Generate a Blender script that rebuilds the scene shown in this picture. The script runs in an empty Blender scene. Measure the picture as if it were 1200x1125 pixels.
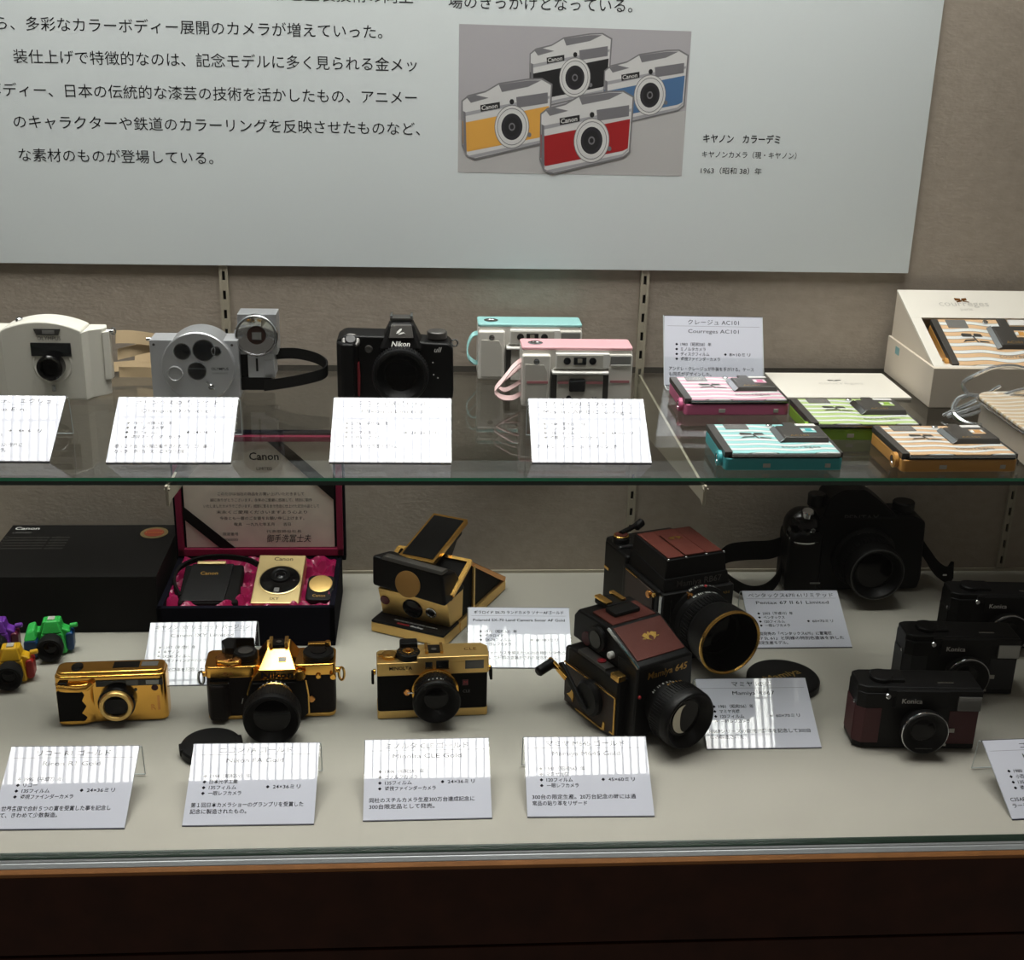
import bpy, bmesh, math, random
from mathutils import Matrix, Vector
random.seed(7)
SC = bpy.context.scene
COL = SC.collection
S = 0.001                      # all lengths below are millimetres
PI = math.pi

# ------------------------------------------------------------------ camera, world, light, exposure
F_PX, YAW, PITCH, ROLL = 1500.26, 0.0719, 0.3565, -0.0254
CAM_AT = Vector((-285.09, -1642.2, 751.98))
def make_camera():
    cd = bpy.data.cameras.new('camera'); co = bpy.data.objects.new('camera', cd); COL.objects.link(co)
    cy, sy, cp, sp = math.cos(YAW), math.sin(YAW), math.cos(PITCH), math.sin(PITCH)
    fwd = Vector((sy*cp, cy*cp, -sp)); right = Vector((cy, -sy, 0)); down = fwd.cross(right)
    c, s = math.cos(ROLL), math.sin(ROLL)
    r = c*right + s*down; d = -s*right + c*down
    m = Matrix((r, -d, -fwd)).transposed().to_4x4(); m.translation = CAM_AT*S
    co.matrix_world = m
    cd.sensor_fit = 'HORIZONTAL'; cd.sensor_width = 36; cd.lens = F_PX/1200*36
    cd.clip_start = 0.01; cd.clip_end = 50
    SC.camera = co
make_camera()

w = bpy.data.worlds.new('world'); SC.world = w; w.use_nodes = True
bg = w.node_tree.nodes['Background']; bg.inputs[0].default_value = (1.0, 0.9, 0.78, 1); bg.inputs[1].default_value = 0.10

SC.view_settings.view_transform = 'Standard'; SC.view_settings.look = 'None'
SC.view_settings.gamma = 1; SC.view_settings.use_curve_mapping = False
SC.view_settings.exposure = 0.0
SC.cycles.use_denoising = True
SC.cycles.max_bounces = 10; SC.cycles.transparent_max_bounces = 24
SC.cycles.diffuse_bounces = 4; SC.cycles.glossy_bounces = 6; SC.cycles.caustics_reflective = False; SC.cycles.caustics_refractive = False
SC.cycles.sample_clamp_indirect = 4

LAMP_X, LAMP_Y, LAMP_Z, LAMP_P = (-1150, 460), (-484, -12), 1350, 27.5
def make_lamp():
    ld = bpy.data.lights.new('case_lamp_light', 'AREA'); ld.shape = 'RECTANGLE'
    ld.size = (LAMP_X[1]-LAMP_X[0])*S; ld.size_y = (LAMP_Y[1]-LAMP_Y[0])*S
    ld.energy = LAMP_P; ld.color = (1.0, 0.985, 0.95); ld.spread = math.radians(150)
    lo = bpy.data.objects.new('case_lamp_light', ld); COL.objects.link(lo)
    lo.location = Vector(((LAMP_X[0]+LAMP_X[1])/2, (LAMP_Y[0]+LAMP_Y[1])/2, LAMP_Z))*S
    return lo
LAMP = make_lamp()

# ------------------------------------------------------------------ materials
def lin(h):
    h = h.lstrip('#'); o = []
    for i in (0, 2, 4):
        c = int(h[i:i+2], 16)/255
        o.append(c/12.92 if c <= 0.04045 else ((c+0.055)/1.055)**2.4)
    return (*o, 1)
MATS = {}
def mat(name, col, rough=0.5, metal=0.0, coat=0.0, spec=0.5, bump=None, var=None, sheen=0, coat_ior=1.5, coat_rough=0.03):
    """bump = (scale per metre, strength); var = (scale, amount) mottles the base colour."""
    m = bpy.data.materials.new(name); m.use_nodes = True
    nt = m.node_tree; b = nt.nodes['Principled BSDF']
    c = lin(col) if isinstance(col, str) else (*col, 1)
    b.inputs['Base Color'].default_value = c
    b.inputs['Roughness'].default_value = rough; b.inputs['Metallic'].default_value = metal
    b.inputs['Coat Weight'].default_value = coat; b.inputs['Coat IOR'].default_value = coat_ior
    b.inputs['Coat Roughness'].default_value = coat_rough
    b.inputs['Specular IOR Level'].default_value = spec; b.inputs['Sheen Weight'].default_value = sheen
    if bump or var:
        tc = nt.nodes.new('ShaderNodeTexCoord')
    if bump:
        n = nt.nodes.new('ShaderNodeTexNoise'); n.inputs['Scale'].default_value = bump[0]; n.inputs['Detail'].default_value = 4
        bn = nt.nodes.new('ShaderNodeBump'); bn.inputs['Strength'].default_value = bump[1]; bn.inputs['Distance'].default_value = 0.0006
        nt.links.new(tc.outputs['Object'], n.inputs['Vector']); nt.links.new(n.outputs['Fac'], bn.inputs['Height'])
        nt.links.new(bn.outputs['Normal'], b.inputs['Normal'])
    if var:
        n = nt.nodes.new('ShaderNodeTexNoise'); n.inputs['Scale'].default_value = var[0]; n.inputs['Detail'].default_value = 6
        r = nt.nodes.new('ShaderNodeValToRGB'); k = var[1]
        r.color_ramp.elements[0].color = (*[x*(1-k) for x in c[:3]], 1); r.color_ramp.elements[1].color = (*[min(1, x*(1+k)) for x in c[:3]], 1)
        r.color_ramp.elements[0].position = .3; r.color_ramp.elements[1].position = .7
        nt.links.new(tc.outputs['Object'], n.inputs['Vector']); nt.links.new(n.outputs['Fac'], r.inputs[0])
        nt.links.new(r.outputs[0], b.inputs['Base Color'])
    MATS[name] = m
    return m
def clear(name, tint, ior=1.5, extra=0.0):
    """thin clear sheet: straight-through light with the tint, Fresnel reflection on top."""
    m = bpy.data.materials.new(name); m.use_nodes = True; nt = m.node_tree; nt.nodes.clear()
    out = nt.nodes.new('ShaderNodeOutputMaterial'); mix = nt.nodes.new('ShaderNodeMixShader')
    t = nt.nodes.new('ShaderNodeBsdfTransparent'); g = nt.nodes.new('ShaderNodeBsdfGlossy'); f = nt.nodes.new('ShaderNodeFresnel')
    t.inputs[0].default_value = (*tint, 1); g.inputs['Roughness'].default_value = 0.0
    geo = nt.nodes.new('ShaderNodeNewGeometry'); mr = nt.nodes.new('ShaderNodeMapRange')   # same reflectance from either side of the sheet
    mr.inputs['To Min'].default_value = ior; mr.inputs['To Max'].default_value = 1/ior
    nt.links.new(geo.outputs['Backfacing'], mr.inputs['Value']); nt.links.new(mr.outputs[0], f.inputs[0])
    nt.links.new(f.outputs[0], mix.inputs[0]); nt.links.new(t.outputs[0], mix.inputs[1]); nt.links.new(g.outputs[0], mix.inputs[2])
    nt.links.new(mix.outputs[0], out.inputs[0]); MATS[name] = m
    return m

WALLPAPER = mat('wallpaper', '#a0968a', 0.9, bump=(260, 0.9), var=(90, 0.07), spec=0.2)
def weave():
    nt = WALLPAPER.node_tree; b = nt.nodes['Principled BSDF']
    for n in nt.nodes:
        if n.type == 'TEX_NOISE':
            mp = nt.nodes.new('ShaderNodeMapping'); mp.inputs['Scale'].default_value = (0.6, 1, 1)
            src = n.inputs['Vector'].links[0].from_socket
            nt.links.new(src, mp.inputs['Vector']); nt.links.new(mp.outputs[0], n.inputs['Vector'])
weave()
FLOORM = mat('display_deck', '#aaa79d', 0.55, var=(14, 0.03), spec=0.35)
PANELW = mat('panel_board', '#cdd4d6', 0.6, spec=0.3)
INK = mat('ink', '#17181c', 0.6, spec=0.2)
PAPER = mat('card_paper', '#c9ccd8', 0.6, spec=0.0, coat=1.0, coat_ior=1.46, coat_rough=0.015)
CARDINK = mat('card_ink', '#1a1a22', 0.6, spec=0.0, coat=1.0, coat_ior=1.46, coat_rough=0.015)
RULE = mat('rule_line', '#7a7c86', 0.6, spec=0.0, coat=1.0, coat_ior=1.46, coat_rough=0.015)
CARDEDGE = mat('card_edge', '#2b2b3c', 0.3)
ACRYL = clear('acrylic', (0.95, 0.965, 0.965))
ACRYLGLINT = mat('acrylic_edge_glint', '#c3cbcd', 0.25)
GLASS = clear('shelf_glass', (0.96, 0.972, 0.963))
PANE = clear('front_glass', (0.985, 0.99, 0.985), 1.2)
EDGELIT = mat('glass_edge_lit', '#19694a', 0.12, coat=0.6)  # upper face of the shelf edge, its bright highlight put into the colour
EDGESHADE = mat('glass_edge_shade', '#08271e', 0.12, coat=0.6)  # lower face of the same edge, its shade put into the colour
BACKEDGE = mat('glass_back_edge', '#191d1a', 0.3)
GREENSTRIP = mat('glass_foot', '#27392f', 0.25)
ALU = mat('aluminium', '#b9bfc2', 0.4, 0.25)
WOODEDGE = mat('wood_edge', '#a56f3e', 0.45, var=(40, 0.12))
WOOD = mat('dark_wood', '#3f2014', 0.5, var=(25, 0.25), spec=0.3)
STEEL = mat('painted_steel', '#a49d8c', 0.45, spec=0.4)
SLOT = mat('slot_dark', '#0c0b0a', 0.8)
BLACK = mat('black_plastic', '#080809', 0.45, bump=(900, 0.12), spec=0.22)
BLACKG = mat('black_gloss', '#060607', 0.12, spec=0.45)
BLACKM = mat('black_metal', '#0d0d0e', 0.4, spec=0.35)
BLEATHER = mat('black_leather', '#0b0a09', 0.7, bump=(1400, 0.4), spec=0.15)
BROWNLEA = mat('brown_black_leather', '#1a1210', 0.6, bump=(1300, 0.6), spec=0.25)
RUBBER = mat('rubber', '#0b0b0c', 0.75, spec=0.25)
GOLD = mat('gold', '#efbd68', 0.24, 1.0)
GOLDP = mat('gold_polished', '#f2b858', 0.16, 1.0)
GOLDM = mat('gold_matte', '#e2bd78', 0.42, 1.0)
GOLDB = mat('gold_brushed', '#e3cb94', 0.4, 0.9)
COPPER = mat('gold_copper', '#dc9a58', 0.25, 1.0)
CHROME = mat('chrome', '#c9cbce', 0.12, 1.0)
SILVER = mat('silver_body', '#bcbec1', 0.38, 0.75)
SILVERL = mat('silver_face', '#b9bbbe', 0.45, 0.6)
LENSG = mat('lens_glass', '#050406', 0.08, spec=0.2)
LENSB = mat('lens_glass_pale', '#b8b2a4', 0.2, 0.5)
WINDOW = mat('window_glass', '#15171a', 0.06, coat=0.8)
WINGREY = mat('window_glass_grey', '#4b4a48', 0.1, 0.4, coat=0.6)
FLASHG = mat('flash_window', '#8d8d8b', 0.22, 0.4, coat=0.7)
IVORY = mat('ivory_plastic', '#d6d4ca', 0.4, spec=0.5)
PEARL = mat('pearl_white', '#dad7d0', 0.35, spec=0.5)
WHITEP = mat('white_plastic', '#dddcd8', 0.3)
GREYP = mat('pale_grey_plastic', '#b9b6ae', 0.4)
GREYD = mat('dark_grey_plastic', '#4a4845', 0.35, 0.3)
MINT = mat('mint', '#8fc3c2', 0.35); PINKM = mat('pink', '#dba6ad', 0.35); PINKD = mat('pink_line', '#b3767b', 0.5)
TANLEA = mat('tan_leather', '#ccb48f', 0.65, bump=(500, 0.4))
WHITEINK = mat('white_ink', '#d8d8d4', 0.5); GREYINK = mat('grey_ink', '#6f6f6c', 0.5); GOLDINK = mat('gold_ink', '#c69a4c', 0.35, 0.7)
REDINK = mat('red_ink', '#b0262c', 0.5); DARKRED = mat('dark_red_leather', '#460d16', 0.5, bump=(1300, .6)); REDTRIM = mat('red_trim', '#7a1e26', 0.4)
OXLEA = mat('oxblood_leather', '#57261d', 0.55, bump=(1100, 0.8), spec=0.3)
MAGENTA = mat('magenta_satin', '#9a124c', 0.3)
MAGLINE = mat('magenta_lining', '#8a123f', 0.6)
VELVET = mat('navy_velvet', '#0a0a16', 0.9, spec=0.1)
BOXBLACK = mat('black_card', '#0d0c0b', 0.7, spec=0.2)
CERT = mat('certificate_paper', '#efe8d8', 0.7, var=(60, 0.05))
WHITECARD = mat('white_card', '#dcd8ce', 0.55)
WARMCARD = mat('warm_white_card', '#cfc5b6', 0.6)

def stripes(name, col, white='#dfe3e2', pitch=15.0, x0=0.0):
    """wavy coloured bands with a thin dark edge, in the object's own millimetres."""
    m = mat(name, col, 0.3, coat=0.3); nt = m.node_tree; b = nt.nodes['Principled BSDF']
    tc = nt.nodes.new('ShaderNodeTexCoord'); sp = nt.nodes.new('ShaderNodeSeparateXYZ'); nt.links.new(tc.outputs['Object'], sp.inputs[0])
    def M(op, a, bb=None, c=None):
        n = nt.nodes.new('ShaderNodeMath'); n.operation = op
        for i, v in enumerate((a, bb, c)):
            if v is None: continue
            if isinstance(v, (int, float)): n.inputs[i].default_value = v
            else: nt.links.new(v, n.inputs[i])
        return n.outputs[0]
    s1 = M('SINE', M('MULTIPLY', sp.outputs[0], 105.0)); s2 = M('SINE', M('MULTIPLY_ADD', sp.outputs[0], 61.0, 1.0))
    wob = M('ADD', M('MULTIPLY', s1, 0.0017), M('MULTIPLY', s2, 0.0015))
    fr = M('FRACT', M('MULTIPLY_ADD', M('ADD', sp.outputs[1], wob), 1000/pitch, 20.0))
    r = nt.nodes.new('ShaderNodeValToRGB'); r.color_ramp.interpolation = 'CONSTANT'
    e = r.color_ramp.elements; e[0].position = 0; e[0].color = lin(col); e[1].position = 0.52; e[1].color = lin('#5b5a57')
    for p, c in ((0.57, white), (0.965, '#77756f')):
        q = e.new(p); q.color = lin(c)
    nt.links.new(fr, r.inputs[0]); nt.links.new(r.outputs[0], b.inputs['Base Color'])
    return m
STRIPE = {k: stripes('stripes_'+k, c) for k, c in dict(pink='#dcaabd', green='#b6cf86', teal='#98d4d4', tan='#dab68e').items()}
TRAY = {'pink': mat('tray_pink', '#c8648c', 0.3), 'green': mat('tray_green', '#83ab38', 0.3), 'teal': mat('tray_teal', '#45aab0', 0.3), 'tan': mat('tray_tan', '#cd964f', 0.3)}
STRIPEW = stripes('stripes_case', '#cdb592', '#dcd6ca', 13.0)

# ------------------------------------------------------------------ geometry helpers
AX = {'x': Vector((1, 0, 0)), 'y': Vector((0, 1, 0)), 'z': Vector((0, 0, 1)), '-y': Vector((0, -1, 0)), '-x': Vector((-1, 0, 0))}
def vec(d): return AX[d] if isinstance(d, str) else Vector(d).normalized()
def basis(d):
    d = vec(d); a = Vector((0, 0, 1)) if abs(d.z) < 0.9 else Vector((1, 0, 0))
    u = a.cross(d).normalized(); return u, d.cross(u).normalized(), d
class G:
    def __init__(s): s.v = []; s.f = []; s.m = []; s.mats = []
    def mi(s, m):
        if m not in s.mats: s.mats.append(m)
        return s.mats.index(m)
    def add(s, vs, fs, m):
        o = len(s.v); k = s.mi(m); s.v += [Vector(p) for p in vs]
        for f in fs: s.f.append([o+i for i in f]); s.m.append(k)
        return s
    def bm(s, bm, m, bev=0, seg=2, angle=25):
        bmesh.ops.recalc_face_normals(bm, faces=bm.faces)
        if bev > 0:
            bm.normal_update()
            ed = [e for e in bm.edges if len(e.link_faces) == 2 and e.calc_face_angle(0) > math.radians(angle)]
            if ed: bmesh.ops.bevel(bm, geom=ed, offset=bev, offset_type='OFFSET', segments=seg, profile=0.5, affect='EDGES', clamp_overlap=True)
        bmesh.ops.recalc_face_normals(bm, faces=bm.faces)
        bm.verts.index_update()
        s.add([v.co.copy() for v in bm.verts], [[v.index for v in f.verts] for f in bm.faces], m); bm.free()
        return s
    def box(s, x0, x1, y0, y1, z0, z1, m, bev=0, seg=2):
        return s.prism([(x0, y0), (x1, y0), (x1, y1), (x0, y1)], 'z', z0, z1, m, bev, seg)
    def prism(s, pts, ax, a, b, m, bev=0, seg=2, angle=25):
        P = {'z': lambda p, t: (p[0], p[1], t), 'y': lambda p, t: (p[0], t, p[1]), 'x': lambda p, t: (t, p[0], p[1])}[ax]
        bm = bmesh.new(); n = len(pts)
        A = [bm.verts.new(P(p, a)) for p in pts]; B = [bm.verts.new(P(p, b)) for p in pts]
        bm.faces.new(A); bm.faces.new(B)
        for i in range(n): bm.faces.new((A[i], A[(i+1) % n], B[(i+1) % n], B[i]))
        return s.bm(bm, m, bev, seg, angle)
    def hexa(s, p8, m, bev=0, seg=2):
        """eight corners: bottom four then top four, same winding."""
        bm = bmesh.new(); V = [bm.verts.new(p) for p in p8]
        for f in ((3, 2, 1, 0), (4, 5, 6, 7), (0, 1, 5, 4), (1, 2, 6, 5), (2, 3, 7, 6), (3, 0, 4, 7)): bm.faces.new([V[i] for i in f])
        return s.bm(bm, m, bev, seg)
    def cyl(s, c, d, h, r, m, r1=None, n=32, bev=0):
        r1 = r if r1 is None else r1
        pr = [(0, 0), (r, 0), (r1, h), (0, h)]
        if bev: pr = [(0, 0), (r-bev, 0), (r, bev), (r1, h-bev), (r1-bev, h), (0, h)]
        return s.lathe(c, d, pr, m, n)
    def lathe(s, c, d, prof, m, n=40, sq=(1, 1)):
        u, v, w_ = basis(d); c = Vector(c); vs = []; rows = []; fs = []
        for r, t in prof:
            if r < 1e-6: rows.append([len(vs)]); vs.append(c+w_*t)
            else:
                rows.append(list(range(len(vs), len(vs)+n)))
                vs += [c+w_*t+(u*math.cos(2*PI*i/n)*sq[0]+v*math.sin(2*PI*i/n)*sq[1])*r for i in range(n)]
        for a, b in zip(rows, rows[1:]):
            if len(a) == 1 and len(b) == 1: continue
            for i in range(n):
                j = (i+1) % n
                if len(a) == 1: fs.append([a[0], b[j], b[i]])
                elif len(b) == 1: fs.append([a[i], a[j], b[0]])
                else: fs.append([a[i], a[j], b[j], b[i]])
        return s.add(vs, [f[::-1] for f in fs], m)
    def sph(s, c, rx, ry, rz, m, n=20):
        k = len(s.v); s.lathe((0, 0, 0), 'z', [(math.sin(PI*i/12), -math.cos(PI*i/12)) for i in range(13)], m, n)
        for i in range(k, len(s.v)): p = s.v[i]; s.v[i] = Vector((c[0]+p.x*rx, c[1]+p.y*ry, c[2]+p.z*rz))
        return s
    def tube(s, pts, r, m, n=8, closed=False):
        pts = [Vector(p) for p in pts]; N = len(pts); vs = []; fs = []
        prev = None
        for i, p in enumerate(pts):
            a = pts[(i-1) % N] if closed or i > 0 else p; b = pts[(i+1) % N] if closed or i < N-1 else p
            t = (b-a).normalized()
            u = (Vector((0, 0, 1)) if abs(t.z) < .95 else Vector((1, 0, 0))).cross(t).normalized() if prev is None else (prev-t*prev.dot(t)).normalized()
            prev = u; v = t.cross(u)
            vs += [p+(u*math.cos(2*PI*k/n)+v*math.sin(2*PI*k/n))*r for k in range(n)]
        for i in range(N if closed else N-1):
            for k in range(n): fs.append([i*n+k, i*n+(k+1) % n, ((i+1) % N)*n+(k+1) % n, ((i+1) % N)*n+k])
        if not closed: fs += [list(range(n))[::-1], [(N-1)*n+k for k in range(n)]]
        return s.add(vs, fs, m)
    def ribbon(s, pts, wd, th, m):
        """flat strap of width vector(s) wd and thickness th along pts."""
        pts = [Vector(p) for p in pts]; N = len(pts); vs = []; fs = []
        for i, p in enumerate(pts):
            wv = Vector(wd[i] if isinstance(wd, list) else wd)/2
            t = (pts[min(i+1, N-1)]-pts[max(i-1, 0)]).normalized(); nn = t.cross(wv).normalized()*th/2
            vs += [p-wv-nn, p+wv-nn, p+wv+nn, p-wv+nn]
        for i in range(N-1):
            for k in range(4): fs.append([i*4+k, i*4+(k+1) % 4, i*4+4+(k+1) % 4, i*4+4+k])
        fs += [[3, 2, 1, 0], [4*N-4, 4*N-3, 4*N-2, 4*N-1]]
        return s.add(vs, fs, m)
    def poly(s, pts, m): return s.add(pts, [list(range(len(pts)))], m)
    def grid(s, rows, m):
        nr, nc = len(rows), len(rows[0])
        return s.add([p for r in rows for p in r], [[i*nc+j, i*nc+j+1, (i+1)*nc+j+1, (i+1)*nc+j] for i in range(nr-1) for j in range(nc-1)], m)
    def text(s, t, o, m, u=(1, 0, 0), v=(0, 0, 1), h=None, w=None, al='C', wide=1.0, bold=0.0, italic=0.0):
        """lettering at o (baseline); h = letter size, or w = fitted width; u, v = reading and up directions."""
        vs, fs, bw = glyphs(t, bold, italic)
        u = Vector(u).normalized(); v = Vector(v).normalized(); o = Vector(o)
        k = h if h else w/bw; ku = (w/bw if (w and h) else k*wide)
        x0 = {'L': 0, 'C': -bw/2, 'R': -bw}[al]
        return s.add([o+u*((p[0]+x0)*ku)+v*(p[1]*k) for p in vs], fs, m)
    def xf(s, M, start=0):
        for i in range(start, len(s.v)): s.v[i] = M @ s.v[i]
        return s
    def mesh(s, name):
        me = bpy.data.meshes.new(name); me.from_pydata([p*S for p in s.v], [], s.f)
        for m in s.mats: me.materials.append(m)
        me.polygons.foreach_set('material_index', s.m)
        me.polygons.foreach_set('use_smooth', [True]*len(s.f)); me.update()
        me.set_sharp_from_angle(angle=math.radians(32))
        return me
_glyphs = {}
def glyphs(t, bold=0.0, italic=0.0):
    bold = min(bold, 0.014); key = (t, bold, italic)
    if key in _glyphs: return _glyphs[key]
    cu = bpy.data.curves.new('glyphs', 'FONT'); cu.body = t; cu.size = 1; cu.resolution_u = 2; cu.offset = bold; cu.shear = italic
    ob = bpy.data.objects.new('glyphs', cu); COL.objects.link(ob)
    me = bpy.data.meshes.new_from_object(ob.evaluated_get(bpy.context.evaluated_depsgraph_get()))
    vs = [(p.co.x, p.co.y) for p in me.vertices]; fs = [list(p.vertices) for p in me.polygons]
    bpy.data.objects.remove(ob); bpy.data.curves.remove(cu); bpy.data.meshes.remove(me)
    x0 = min([p[0] for p in vs] or [0]); x1 = max([p[0] for p in vs] or [1])
    _glyphs[key] = ([(p[0]-x0, p[1]) for p in vs], fs, x1-x0)
    return _glyphs[key]

# ------------------------------------------------------------------ scene-tree helpers
def tag(o, label=None, cat=None, group=None, kind=None):
    for k, v_ in (('label', label), ('category', cat), ('group', group), ('kind', kind)):
        if v_: o[k] = v_
    return o
def thing(name, label, cat, loc=(0, 0, 0), yaw=0, group=None, tilt=0):
    o = bpy.data.objects.new(name, None); COL.objects.link(o); o.empty_display_size = .02
    o.location = Vector(loc)*S; o.rotation_euler = (math.radians(tilt), 0, math.radians(yaw))
    return tag(o, label, cat, group)
def part(name, g, parent=None, label=None):
    o = bpy.data.objects.new(name, g.mesh(name)); COL.objects.link(o); o.parent = parent
    if label: o['label'] = label
    md = o.modifiers.new('normals', 'WEIGHTED_NORMAL'); md.keep_sharp = True; md.weight = 100
    return o
def whole(name, g, label, cat, loc=(0, 0, 0), yaw=0, group=None):
    o = part(name, g); o.location = Vector(loc)*S; o.rotation_euler = (0, 0, math.radians(yaw))
    return tag(o, label, cat, group)
def struct(name, g, label): return tag(part(name, g), label, None, None, 'structure')
def rrect(x0, x1, y0, y1, r, n=6):
    o = []
    for cx, cy, a in ((x1-r, y1-r, 0), (x0+r, y1-r, 90), (x0+r, y0+r, 180), (x1-r, y0+r, 270)):
        o += [(cx+r*math.cos(math.radians(a+90*i/n)), cy+r*math.sin(math.radians(a+90*i/n))) for i in range(n+1)]
    return o
def spline(pts, k=8):
    P = [Vector(p) for p in pts]; o = []
    for i in range(len(P)-1):
        a, b, c, d = P[max(i-1, 0)], P[i], P[i+1], P[min(i+2, len(P)-1)]
        for j in range(k):
            t = j/k
            o.append(0.5*((2*b)+(c-a)*t+(2*a-5*b+4*c-d)*t*t+(3*b-a-3*c+d)*t**3))
    return o+[P[-1]]

# ================================================================== THE SETTING
SH = 300.5                    # top of the glass shelf
def setting():
    struct('wall_back', G().box(-1400, 950, 0, 20, -40, 1420, WALLPAPER), 'grey-brown textured wallpaper at the back of the case')
    struct('floor', G().box(-1400, 950, -621, 0, -20, 0, FLOORM), 'pale grey display deck of the case')
    struct('baseboard_back', G().box(-1400, 950, -3, 0, 0, 4, STEEL), 'thin pale strip along the foot of the back wall')
    struct('trim_1', G().prism([(-627, -10), (-621, -10), (-621, 0.2), (-622, 0.2), (-627, -3)], 'x', -1400, 950, GREENSTRIP, .2), 'dark green foot of the front glass')
    struct('trim_2', G().prism([(-633, -14), (-625, -14), (-625, -3.5), (-627, -3.5), (-628.6, -5), (-629, -6), (-630, -6.2), (-633, -9)], 'x', -1400, 950, ALU, .2), 'aluminium channel holding the front glass')
    struct('trim_3', G().prism([(-637, -18), (-630, -18), (-630, -9.5), (-633, -9.5), (-637, -12.5)], 'x', -1400, 950, WOODEDGE, .4), 'light brown wooden edge under the aluminium channel')
    g = G(); g.box(-1400, 950, -638, -620, -104, -16, WOOD, 1).box(-1400, 950, -638, -620, -400, -107, WOOD, 1)
    struct('wall_front', g, 'dark brown wooden plinth under the display case')
    struct('window_1', G().box(-1400, 950, -626, -623, 0, 1340, PANE), 'clear front glass of the display case')
    struct('ceiling', G().box(-1400, 950, -640, 0, 1375, 1400, STEEL), 'case ceiling')
    lamp = thing('ceiling_lamp', 'louvred fluorescent lamp inside the case top', 'lamp', (0, 0, LAMP_Z))
    part('housing', G().box(LAMP_X[0]-15, LAMP_X[1]+15, LAMP_Y[0]-12, LAMP_Y[1]+10, 2, 24, WHITEP), lamp)
    g = G(); n = int((LAMP_X[1]-LAMP_X[0])/16)
    for i in range(n+1):
        x = LAMP_X[0]+i*16; g.box(x-1.1, x+1.1, LAMP_Y[0], LAMP_Y[1], -16, -1, WHITEP)
    for y in (LAMP_Y[0]-2, -400, -275, -150, LAMP_Y[1]+2): g.box(LAMP_X[0], LAMP_X[1], y-1, y+1, -18, -1, ALU)
    part('louvre', g, lamp)
    LAMP.parent = lamp; LAMP.matrix_parent_inverse = Matrix.Identity(4); LAMP.location = ((LAMP_X[0]+LAMP_X[1])/2*S, (LAMP_Y[0]+LAMP_Y[1])/2*S, 0)
setting()

def standards():
    for k, (x, lab) in enumerate(((-542, 'slotted steel upright on the wall behind the square silver flash unit'), (0, 'slotted steel upright on the wall behind the pink compact camera and bellows-hood camera'),
                                  (542, 'slotted steel upright on the dark wall above the stacked black compacts'))):
        t = thing('shelf_standard', lab, 'shelf upright', (x, 0, 0), 0, 'slotted wall uprights')
        g = G(); z0, z1 = 6, 1300
        for a, b in ((-5.5, -2), (2, 5.5)): g.box(a, b, -5, 0, z0, z1, STEEL)
        zs = [417.8+25*i for i in range(-16, 36)]
        e = z0
        for z in zs:
            g.box(-2, 2, -4.6, -1, e, z-6, STEEL); e = z+6
        g.box(-2, 2, -4.6, -1, e, z1, STEEL)
        part('channel', g, t); part('slot_back', G().box(-2, 2, -1, 0, z0, z1, SLOT), t)
standards()

def shelf():
    t = thing('glass_shelf', 'thick clear glass shelf with green front edge crossing the case', 'shelf', (0, 0, SH))
    g = G(); x0, x1, y0, y1, z0 = -1350, 900, -427, -2, -8
    g.add([(x0, y0, 0), (x1, y0, 0), (x1, y1, 0), (x0, y1, 0)], [[0, 1, 2, 3]], GLASS)
    g.add([(x0, y0, z0), (x1, y0, z0), (x1, y1, z0), (x0, y1, z0)], [[3, 2, 1, 0]], GLASS)
    g.add([(x0, y0-1, -3.2), (x1, y0-1, -3.2), (x1, y0, 0), (x0, y0, 0)], [[0, 1, 2, 3]], EDGELIT)
    g.add([(x0, y0, z0), (x1, y0, z0), (x1, y0-1, -3.2), (x0, y0-1, -3.2)], [[0, 1, 2, 3]], EDGESHADE)
    g.add([(x0, y1, z0), (x1, y1, z0), (x1, y1, 0), (x0, y1, 0)], [[3, 2, 1, 0]], BACKEDGE)
    part('glass_pane', g, t)
    for x, lab in ((0, 'pale steel shelf bracket under the glass beside the pink disc camera'), (-542, 'pale steel shelf bracket under the glass above the open presentation box')):
        b = thing('shelf_bracket', lab, 'shelf bracket', (x, 0, SH-8), 0, 'shelf brackets')
        part('arm', G().prism([(-6, -1), (-434, -1), (-434, -20), (-420, -18), (-60, -62), (-6, -66)], 'x', -1.5, 1.5, STEEL, .4), b)
        part('hook', G().box(-1.5, 1.5, -438, -432, -4, 3, STEEL, .8).box(-2.5, 3.5, -437, -433, -2.5, -.5, STEEL, .4), b)
shelf()

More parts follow.
